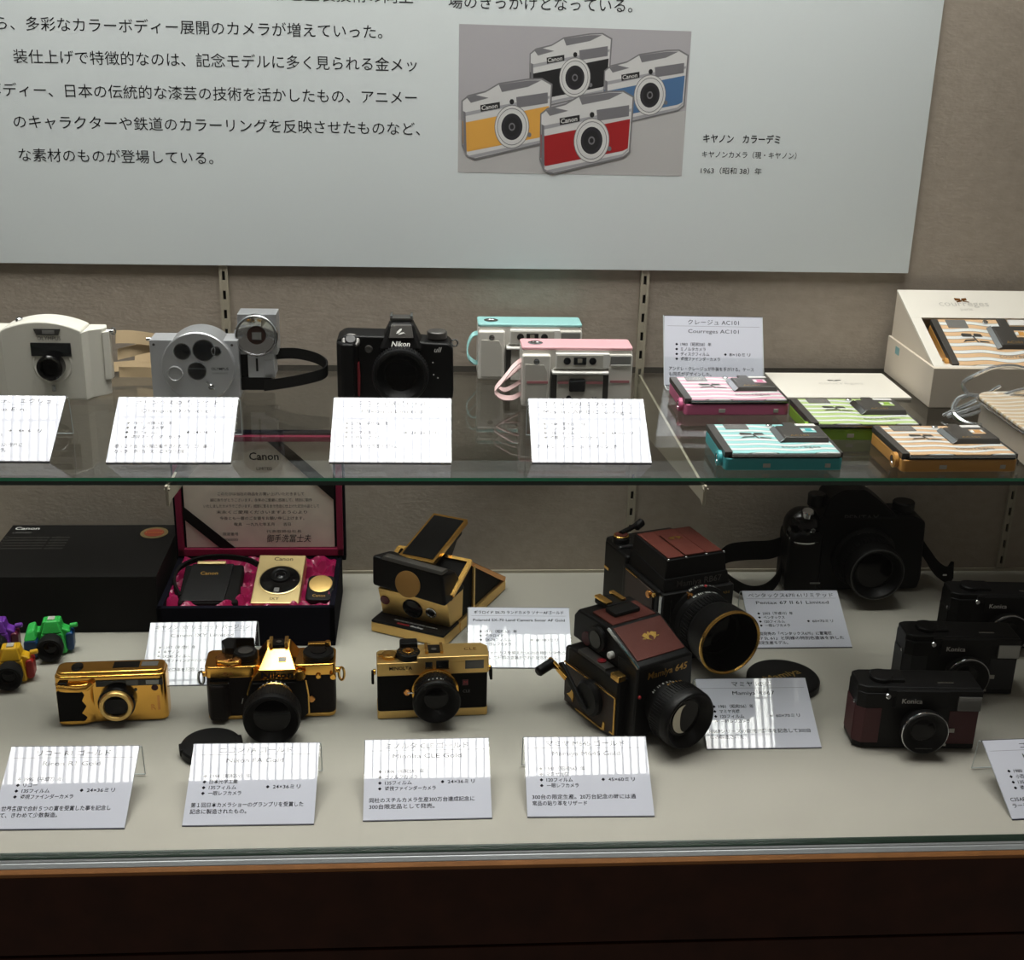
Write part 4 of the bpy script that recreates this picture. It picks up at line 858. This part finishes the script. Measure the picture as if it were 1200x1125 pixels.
def pentax():
    t = thing('medium_format_camera', 'big black strapped prism camera with wood-style grip before the dark wall', 'camera', (308, -72, 0), 0)
    part('body', G().prism([(-66, 4), (86, 4), (90, 20), (86, 104), (72, 112), (-60, 112), (-66, 100)], 'y', 0, 56, BLACK, 4, 3), t)
    part('grip', G().prism(rrect(-106, -58, 2, 96, 14), 'y', -18, 34, BLACK, 6, 4, 60), t)
    part('grip_head', G().sph((-84, 8, 98), 25, 26, 26, BLACKG, 28), t)
    part('prism_hump', G().prism([(-58, 108), (-50, 138), (-32, 150), (-2, 150), (28, 128), (48, 110)], 'y', 2, 54, BLACK, 4, 3), t)
    part('release_button', G().cyl((-82, -6, 116), (0, -.3, .95), 10, 8, CHROME, n=24, bev=1.4).cyl((-76, -17, 100), '-y', 3, 3.4, CHROME, n=20, bev=.8), t)
    part('dial', G().cyl((62, 28, 112), 'z', 13, 15, BLACKM, n=36, bev=1.4).cyl((-62, 24, 120), 'z', 18, 12, BLACKM, n=36, bev=1.4), t)
    part('trim', G().ribbon(spline([(-107, -4, 90), (-100, -18, 84), (-80, -20, 82), (-62, -16, 84)]), (0, 0, 2), 1.2, CHROME).ribbon(spline([(-106, -8, 16), (-98, -20, 6), (-80, -20, 3)]), (0, 0, 2), 1.2, CHROME).box(-72, -58, -19, -18, 22, 24, GREYINK), t)
    part('lettering', G().text('PENTAX', (-4, 1.4, 106), mat('faint_grey_ink', '#3c3c3c', .5), w=48, bold=.02), t)
    lens(t, (4, 2, 54), '-y', [(46, -2), (44, 8), (40, 12), (38, 40), (38, 58), (36, 62), (33, 61), (26, 48), (0, 48)], BLACK, 24, 49, ribs=(38.2, 20, 40, 54),
         marks=[(44, 6, '4 5.6 8 11 16', 4, GREYINK), (40, 14, '22 11 4 11 22', 4, GREYINK)], ring=([(36.4, 60.5), (36.2, 62.3), (34.8, 62.5)], mat('worn_ring', '#4d4d4c', .4, .5)))
    g = G()
    g.ribbon(spline([(-104, 20, 62), (-122, 20, 56), (-150, 26, 52), (-176, 30, 46), (-190, 34, 30)]), (0, 4, 26), 2.4, BLEATHER)
    g.ribbon(spline([(-190, 30, 34), (-184, 4, 22), (-160, -22, 14), (-134, -20, 14), (-112, -2, 24), (-104, 12, 44)]), (0, 4, 16), 2.4, BLEATHER)
    g.ribbon(spline([(86, 20, 70), (98, 10, 52), (112, 4, 34), (126, 0, 26), (134, 4, 32)]), (0, 6, 22), 6, BLEATHER)
    g.box(118, 124, -4, 2, 26, 29, CHROME, .5)
    part('strap', g, t, 'wide black neck strap')
pentax()

def konica(label, loc, yaw, leather):
    t = thing('compact_camera', label, 'camera', loc, yaw, 'black autofocus compacts')
    g = G().prism([(-66, 6), (-58, 0), (66, 0), (66, 44), (-58, 44), (-66, 40)], 'z', 1.2, 68, BLACK, 1.5, 3, 60)
    g.prism([(-66, 8), (-58, 2), (66, 2), (66, 42), (-58, 42), (-66, 38)], 'z', 66, 75, BLACK, 2, 3, 60)
    g.box(-28, 30, -5, 4, 52, 74, BLACK, 1.5).box(-36, 66, -4, 2, 66, 74.5, BLACK, 1)
    part('body', g, t)
    part('leather', G().prism([(-66.8, 6.3), (-58.4, -.7), (-40, -.8), (-40, 2), (-57, 3), (-64, 9)], 'z', 8, 50, leather, .3).box(-67, -65.6, 8, 38, 8, 50, leather, .3).box(34, 65, -.8, 2, 8, 48, leather, .3), t, None if leather is BLEATHER else 'dark red leather covering')
    part('flash_window', G().box(40, 65, -5.2, 0, 51, 68, FLASHG, .6), t)
    part('nameplate', G().text('Konica', (-10, -5.2, 59.5), WHITEINK, w=22, bold=.03), t)
    lens(t, (3, -3, 32), '-y', [(20, -4), (20.5, 6), (24, 8), (25, 10), (25, 17), (23.5, 19), (21, 18), (14, 11), (0, 11)], BLACK, 12.5, 11.5, marks=None, ring=([(25, 15.6), (25.5, 16.4), (25.2, 17.4), (24.4, 17.9)], CHROME))
    part('lens_lettering', G().text('HEXANON 38mm F2.8', (3, -22.2, 14), GREYINK, w=18), t)
    part('advance_dial', G().cyl((-38, 22, 74), 'z', 6, 13, BLACK, n=32, bev=1.2).box(-46, -14, 12, 36, 74, 79, BLACK, 2), t)
    part('release_button', G().cyl((-36, -1.5, 66), (0, -.9, .4), 4, 3, CHROME, n=20, bev=.8), t)
    part('strap_lug', G().cyl((-64, 12, 52), '-x', 4, 2.2, CHROME, n=16, bev=.6), t)
    part('af_window', G().box(36, 42, -1.6, 0, 22, 27, GREYP, .4).box(32, 35, -1.2, 0, 5, 7.5, GREYP, .3), t)
    part('accent', G().box(20, 38, 10, 13, 74.6, 76.6, CHROME, .5), t)
    return t
konica('dark red leather compact camera in front of two black ones', (245, -467, 0), -3, DARKRED)
konica('black compact camera between the dark red one and the farthest compact', (339, -351, 0), -3, mat('navy_black_leather', '#101218', .5, bump=(1300, .6)))
konica('black compact camera farthest back, cut off at the picture edge', (437, -240, 0), -3, BLEATHER)

# ================================================================== LOWER DECK, FRONT ROW
def r1():
    t = thing('compact_camera', 'polished gold compact camera with black grip panel', 'camera', (-627.5, -391, 0), 3)
    g = G().prism(rrect(-59, 59, 0, 30, 8), 'z', .8, 58, GOLDP, 2.2, 4, 60).prism([(-58.6, 12), (-58.4, 3), (-56.5, -2), (-52, -4.6), (-46, -5.2), (-32, -5.2), (-26, -4), (-21, -1.2), (-17, .6), (-17, 12)], 'z', 1.2, 50, GOLDP, 2, 3, 60)
    part('body', g, t)
    part('top_plate', G().prism(rrect(-57.5, 57.5, 2, 28.5, 8), 'z', 55, 62, GOLDP, 2.6, 4, 60), t)
    part('top_window', G().box(2, 30, 10, 24, 61.5, 62.4, BLACKG, .4).box(32, 50, 12, 22, 61.5, 62.6, FLASHG, .4), t)
    part('release_button', G().lathe((-36, 15, 61.5), 'z', [(9, 0), (9, 1.2), (7, 2), (0, 1.6)], BLACKG, 32, (1, .7)), t)
    part('grip_panel', G().prism([(-56, 6), (-29, 6), (-26, 10), (-31, 16), (-26, 24), (-30, 31), (-27, 38), (-29, 42), (-56, 43)], 'y', -5.4, -2, BLEATHER, .8), t, 'black leather grip panel')
    part('grip_bar', G().tube([(-55, -3, 48), (-34, -6, 46.5), (-24, -6, 47), (-18, -3.5, 51)], 3, GOLDP, 10).box(-54, -44, -3.4, 0, 51, 53.4, BLACKG, .4), t)
    part('window_strip', G().box(-15, 56, -1, 2, 45, 53, BLACKG, .6), t)
    part('finder_window', G().box(17, 30, -1.5, 0, 45.6, 52.4, WINGREY, .4), t)
    part('flash_window', G().box(38, 52, -1.6, 0, 46.5, 51.5, FLASHG, .4), t)
    part('sensor', G().cyl((26.5, .2, 40), '-y', .8, 1.8, BLACKG, n=16).cyl((47, .2, 41.5), '-y', .5, 3.6, DARKRED, n=20), t)
    part('logo', G().text('R', (44, -.3, 14), COPPER, w=5).text('1', (50, -.3, 14), COPPER, w=2.5), t)
    l = part('lens', G().lathe((6.5, 1, 27), '-y', [(20, -2), (20, 8), (18.5, 9.5), (0, 9.5)], BLACKG, 44), t)
    part('lens_ring', G().lathe((6.5, -8, 26.5), '-y', [(18, 0), (18, 4), (17, 5.6), (13.5, 5.6), (12, 3), (12, 1)], GOLDM, 44), l)
    part('front_glass', G().prism(rrect(-5.5, 18.5, 17.5, 35.5, 6), 'y', -12, -8.8, LENSG, .5), l)
r1()

def fa():
    t = thing('reflex_camera', 'gold reflex camera with dark leather and pentaprism', 'camera', (-455, -387, 0), 2.5)
    part('base_plate', G().prism(rrect(-70, 70, 0, 42, 8), 'z', .5, 5.5, GOLD, 1.2), t)
    part('body', G().prism(rrect(-70, 70, 1, 41, 8), 'z', 5, 53, BROWNLEA, .8).prism([(-70, 6), (-66, -9), (-50, -10), (-44, 1), (-44, 10), (-70, 20)], 'z', 4, 48, BROWNLEA, 3, 3), t)
    part('top_plate', G().prism(rrect(-71, -13, 0, 42, 7), 'z', 52, 66, GOLDP, 2, 3).prism(rrect(24, 71, 0, 42, 7), 'z', 52, 66, GOLDP, 2, 3).box(-20, 34, 4, 42, 52, 64, GOLDP, 1), t)
    pr = part('prism', G().hexa([(-22, -4, 50), (36, -4, 50), (38, 40, 50), (-24, 40, 50), (-12, -2, 63), (27, -2, 63), (30, 38, 64), (-15, 38, 64)], GOLDP, 1.2).hexa([(-13, -4, 62.5), (28, -4, 62.5), (33, 38, 62.5), (-18, 38, 62.5), (-4, 20, 76), (20, 20, 76), (21, 36, 80), (-5, 36, 80)], GOLDP, .8), t)
    part('hot_shoe', G().box(-2, 2, 20, 36, 77, 84, GOLD, .8).box(15, 19, 20, 36, 77, 84, GOLD, .8).box(2, 15, 21, 36, 77, 80.5, BLACKG, .4).cyl((8.5, 28, 80.3), 'z', 1, 3, CHROME, n=16), pr)
    part('light_window', G().hexa([(9, 5.5, 68), (17, 5.5, 68), (17, 10.5, 70.8), (9, 10.5, 70.8), (9, 5.2, 68.6), (17, 5.2, 68.6), (17, 10.2, 71.4), (9, 10.2, 71.4)], GREYP), pr)
    part('lettering', G().text('Nikon', (7.5, -4.4, 53), INK, (1, 0, 0), (0, .15, 1), w=34, h=10, bold=.04).text('FA', (-45, -.3, 55), COPPER, w=11, h=6.5, bold=.02), t)
    part('shutter_dial', G().cyl((-28, 22, 66), 'z', 8, 13, BLACK, n=40, bev=1).cyl((-28, 22, 74), 'z', .8, 8, GREYD, n=32), t)
    part('winding_cover', G().prism([(-56, 40), (-50, 22), (-40, 22), (-40, 44), (-20, 44), (-20, 46), (-50, 48)], 'z', 64, 78, BLACK, 2), t)
    part('advance_lever', G().cyl((-50, 16, 66), 'z', 5, 10, COPPER, n=30, bev=1).cyl((-36, 8, 66), 'z', 6, 5, COPPER, n=24, bev=1).tube([(-56, 6, 69), (-44, 2, 69), (-34, 4, 69)], 2.5, GOLDP), t)
    part('film_counter_dial', G().cyl((52, 20, 66), 'z', 7, 17, BLACK, n=44, bev=1).cyl((52, 20, 73), 'z', 1, 9, BLACKG, n=32).box(40, 64, 30, 36, 72, 76, GOLDP, 1), t)
    part('crank', G().cyl((62, 30, 73), 'z', 6, 3.4, GOLDP, n=20, bev=.8), t)
    g = G().cyl((32, -3, 57), '-y', 6, 6.5, GOLDP, n=28, bev=1.2).cyl((52, 1, 52), '-y', 4, 3, GOLDP, n=20, bev=.8).cyl((68, 0, 52), '-y', 5, 3.6, GOLDP, n=20, bev=.8)
    part('pc_socket', g, t)
    part('dial_button', G().cyl((43.5, 1.5, 23), '-y', 3, 4.2, COPPER, n=28, bev=.8), t)
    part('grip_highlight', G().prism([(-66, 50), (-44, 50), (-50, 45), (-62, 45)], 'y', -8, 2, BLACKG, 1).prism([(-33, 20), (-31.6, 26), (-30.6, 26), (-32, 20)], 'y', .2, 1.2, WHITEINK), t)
    part('mount_plate', G().prism([(-20, 48), (36, 48), (40, 30), (40, 8), (34, 3), (-24, 3), (-27, 10), (-25, 34)], 'y', -6, 3, BLACK, 1).ribbon([(38.6, -5.5, 50), (41, -5.5, 32), (41, -5.5, 8)], (1.6, 0, 0), 1.2, GOLD).ribbon([(-21, -5.5, 50), (-25.6, -5.5, 34)], (1.6, 0, 0), 1.2, GOLD), t)
    for x in (-73, 73):
        part('strap_lug', G().cyl((x*.96, 16, 50), '-x' if x < 0 else 'x', 5, 3.2, GOLDP, n=16, bev=.8).tube([(x+(-4 if x < 0 else 4)+3*math.sin(a)*(1 if x > 0 else 1), 16, 45+8*math.cos(a)) for a in [2*PI*i/16 for i in range(16)]], 1.5, CHROME if x < 0 else GOLD, closed=True), t)
    lens(t, (4, -5, 31), '-y', [(20, -2), (20, 8), (22, 9), (22, 14), (22, 20), (23, 22), (29, 28), (30.4, 31), (30.4, 48), (29.5, 52), (28, 53), (25, 50), (19, 42), (0, 42)], BLACK, 20, 43, ribs=(30, 32, 46, 60),
         marks=[(20.2, 5, '1.8 2.8 4 5.6 8', 4, WHITEINK), (22.2, 14, '22 16 11 8 4', 4.2, GOLDINK), (22.6, 21, '5 3 2 1.5', 4, GOLDINK)], ring=([(22, 8.6), (22.6, 9.6), (22, 10.6)], GOLD))
fa()

def cle():
    t = thing('rangefinder_camera', 'matte gold rangefinder camera with black leather and hooded lens', 'camera', (-276.5, -388.5, 0), 3.3)
    part('base_plate', G().prism(rrect(-62, 61, 0, 32, 3), 'z', .5, 10, GOLDM, .8), t)
    part('body', G().prism(rrect(-61.5, 60.5, .8, 31.5, 4), 'z', 9.5, 55, BLEATHER, .5), t)
    part('top_plate', G().prism([(-62, 0), (61, 0), (62, 4), (62, 26), (56, 32), (-58, 32), (-62, 28)], 'z', 54, 70, GOLDM, 1.2, 3).prism([(-18, 0), (61, 0), (62, 4), (62, 24), (55, 32), (-18, 32)], 'z', 69, 75.5, GOLDM, 1.2, 3), t)
    part('finder_window', G().box(35, 56, -.8, 2, 60, 71, WINGREY, .4).box(35, 56, -.7, 0, 59, 72, GOLDM, .2), t)
    g = G().box(3, 17, -1, 2, 62, 71.5, WINDOW, .3).box(2.5, 17.5, -1.4, 1, 60.8, 62, GOLD).box(-9, -1, -1, 2, 63.5, 70, WINDOW, .3).box(-9.5, -.5, -1.4, 1, 62, 63.4, GOLD)
    part('rangefinder_window', g, t)
    part('window_glass', G().box(36.5, 54.5, -1.1, 1, 61.5, 70, WINGREY, .3), t)
    part('lettering', G().text('MINOLTA', (-36, -.4, 61.5), INK, w=25, h=6, bold=.03).text('CLE', (42, 14, 75.7), COPPER, (1, 0, 0), (0, 1, 0), w=14), t)
    part('rewind_knob', G().cyl((-48, 15, 69.5), 'z', 5, 8.5, GOLD, n=36, bev=1).ribbon([(-60, 13, 73), (-48, 13, 74.5)], (0, 4, 0), 2, GOLD), t)
    d = part('shutter_dial', G().cyl((-27, 14, 69.5), 'z', 8, 13, BLACK, n=44, bev=1), t)
    part('release_button', G().cyl((-27, 14, 77), 'z', 1.5, 6.5, GOLDP, n=28, bev=.5).cyl((-27, 14, 78.3), 'z', 1.5, 3, COPPER, n=20), d)
    g = G()
    for i in range(16):
        a = 2*PI*i/16; g.box(-.35, .35, 8, 11, 77.6, 77.9, GOLD); k = len(g.v)-8
        g.xf(Matrix.Translation((-27, 14, 0)) @ Matrix.Rotation(a, 4, 'Z'), k)
    part('dial_marks', g, d)
    part('winding_housing', G().box(-36, -16, 22, 36, 69, 82, BLACK, 2), t)
    part('hot_shoe', G().box(-8.5, -5, 8, 28, 75, 79.5, GOLD, .6).box(8, 11.5, 8, 28, 75, 79.5, GOLD, .6).box(-5, 8, 10, 28, 75, 76.5, BLACKG, .4).cyl((1.5, 17, 76), 'z', 1, 3, CHROME, n=16), t)
    part('self_timer', G().cyl((-29, 1, 34), '-y', 4, 4, COPPER, n=28, bev=.8).box(-29, -21, -3.5, -1, 33, 35, CHROME, .5), t)
    part('mount_ring', G().lathe((2, 1, 35), '-y', [(26, -1), (26, 3.5), (24.8, 4.5), (22, 4.5)], GOLDP, 56), t)
    for x in (-63, 62):
        s_ = -1 if x < 0 else 1
        part('strap_lug', G().cyl((x, 15, 52), 'x' if s_ > 0 else '-x', 3, 3.4, GOLDP, n=16, bev=.6).prism([(8, 40), (22, 40), (20, 52), (10, 52)], 'x', x+s_*2, x+s_*5, BLEATHER, .8), t)
    part('badge', G().box(32.5, 39, .2, 1.2, 39, 46, mat('badge_red', '#5c1522', .4)).text('M', (36, 0, 40.5), REDINK, w=4).text('CLE', (37, .2, 30), GREYINK, w=8), t)
    lens(t, (2, 0, 35), '-y', [(23.5, -1), (23.5, 6), (23, 7), (23, 12), (22, 13), (22, 19), (25, 22), (26.5, 27), (25, 29), (22, 28), (14, 19), (0, 19)], BLACK, 13, 19.5, ribs=(22.9, 7.5, 11.5, 36),
         marks=[(23.6, 4, '22 16 8 4 2 4 8 16', 3.2, GOLDINK), (22.2, 16, '10 5 3 2', 3.6, WHITEINK)])
cle()

# ------------------------------------------------------------------ toys and caps
def toy(label, loc, yaw, body, grip):
    b = mat('toy_'+body, body, .45); g2 = mat('toy_'+grip+body[1:3], grip, .4)
    t = thing('toy_camera', label, 'toy camera', loc, yaw, 'miniature toy reflex cameras')
    part('body', G().prism([(-20, 3), (20, 3), (24, 14), (22, 30), (14, 34), (12, 44), (-8, 44), (-12, 32), (-20, 32)], 'y', 4, 20, b, 2, 3).prism([(-10, 30), (14, 30), (17, 12), (18, 3), (-14, 3), (-13, 16)], 'y', -2, 6, b, 2, 3).hexa([(-10, -2, 30), (14, -2, 30), (13, 18, 30), (-9, 18, 30), (-5, 2, 45), (10, 2, 45), (9, 16, 46), (-4, 16, 46)], b, 2, 3), t)
    part('grip', G().prism(rrect(-30, -14, 2, 26, 5), 'y', -8, 16, g2, 2.5, 3), t)
    part('grip_top', G().hexa([(-30, -8, 25), (-15, -8, 25), (-14, 16, 25), (-29, 16, 25), (-27, -2, 33), (-17, -2, 38), (-16, 14, 42), (-25, 14, 40)], b, 2.5, 3), t)
    part('side_panel', G().prism(rrect(17, 26, 4, 28, 4), 'y', 2, 20, g2, 2, 3), t)
    part('strap_lug', G().cyl((22, 12, 33), (1, 0, .15), 9, 3, b, n=14, bev=1), t)
    part('hot_shoe', G().box(-2, 6, 5, 14, 45, 46.6, GREYP, .5), t)
    part('lens', G().lathe((1, -1, 18), '-y', [(13, -2), (13.5, 6), (15, 8), (15.5, 19), (14.5, 21), (12, 20), (9, 15), (0, 15)], RUBBER, 36).lathe((1, -15, 18), '-y', [(10, 0), (5, 2), (0, 2.4)], LENSG, 28), t)
toy('green toy camera with blue grip, nearest the black box', (-735, -236, 0), 8, '#2fae4a', '#0d3a66')
toy('purple toy camera with wine grip, cut off at the picture edge', (-800, -236, 0), 8, '#6a2f98', '#5a1730')
toy('yellow toy camera with red grip in front of the other toys', (-763, -304, 0), 8, '#d9a818', '#9c1a16')

def cap(label, loc, r, yaw, tilt, text=None):
    t = thing('lens_cap', label, 'lens cap', loc, yaw, None, tilt)
    part('disc', G().lathe((0, 0, 0), 'z', [(r-2, 0), (r, 1), (r, 8), (r-1.5, 10), (r-5, 10.6), (r-8, 10), (0, 10)], BLACK, 56), t)
    if text: part('lettering', G().text(text, (0, -3, 10.4), mat('dull_gold_ink', '#8c7238', .4, .5), (1, 0, 0), (0, 1, 0), w=r*1.15, bold=.02), t)
    else: part('tabs', G().box(-r-.8, -r+6, -7, 7, 3, 10.8, BLACK, 1).box(r-6, r+.8, -7, 7, 3, 10.8, BLACK, 1), t)
cap('plain black lens cap lying beside the gold reflex camera', (-512, -452, 0.3), 32, 15, 0)
cap('large black lens cap with gold writing beside the gold-rimmed lens', (139, -322, 0.3), 43, 22, 0, 'Mamiya')
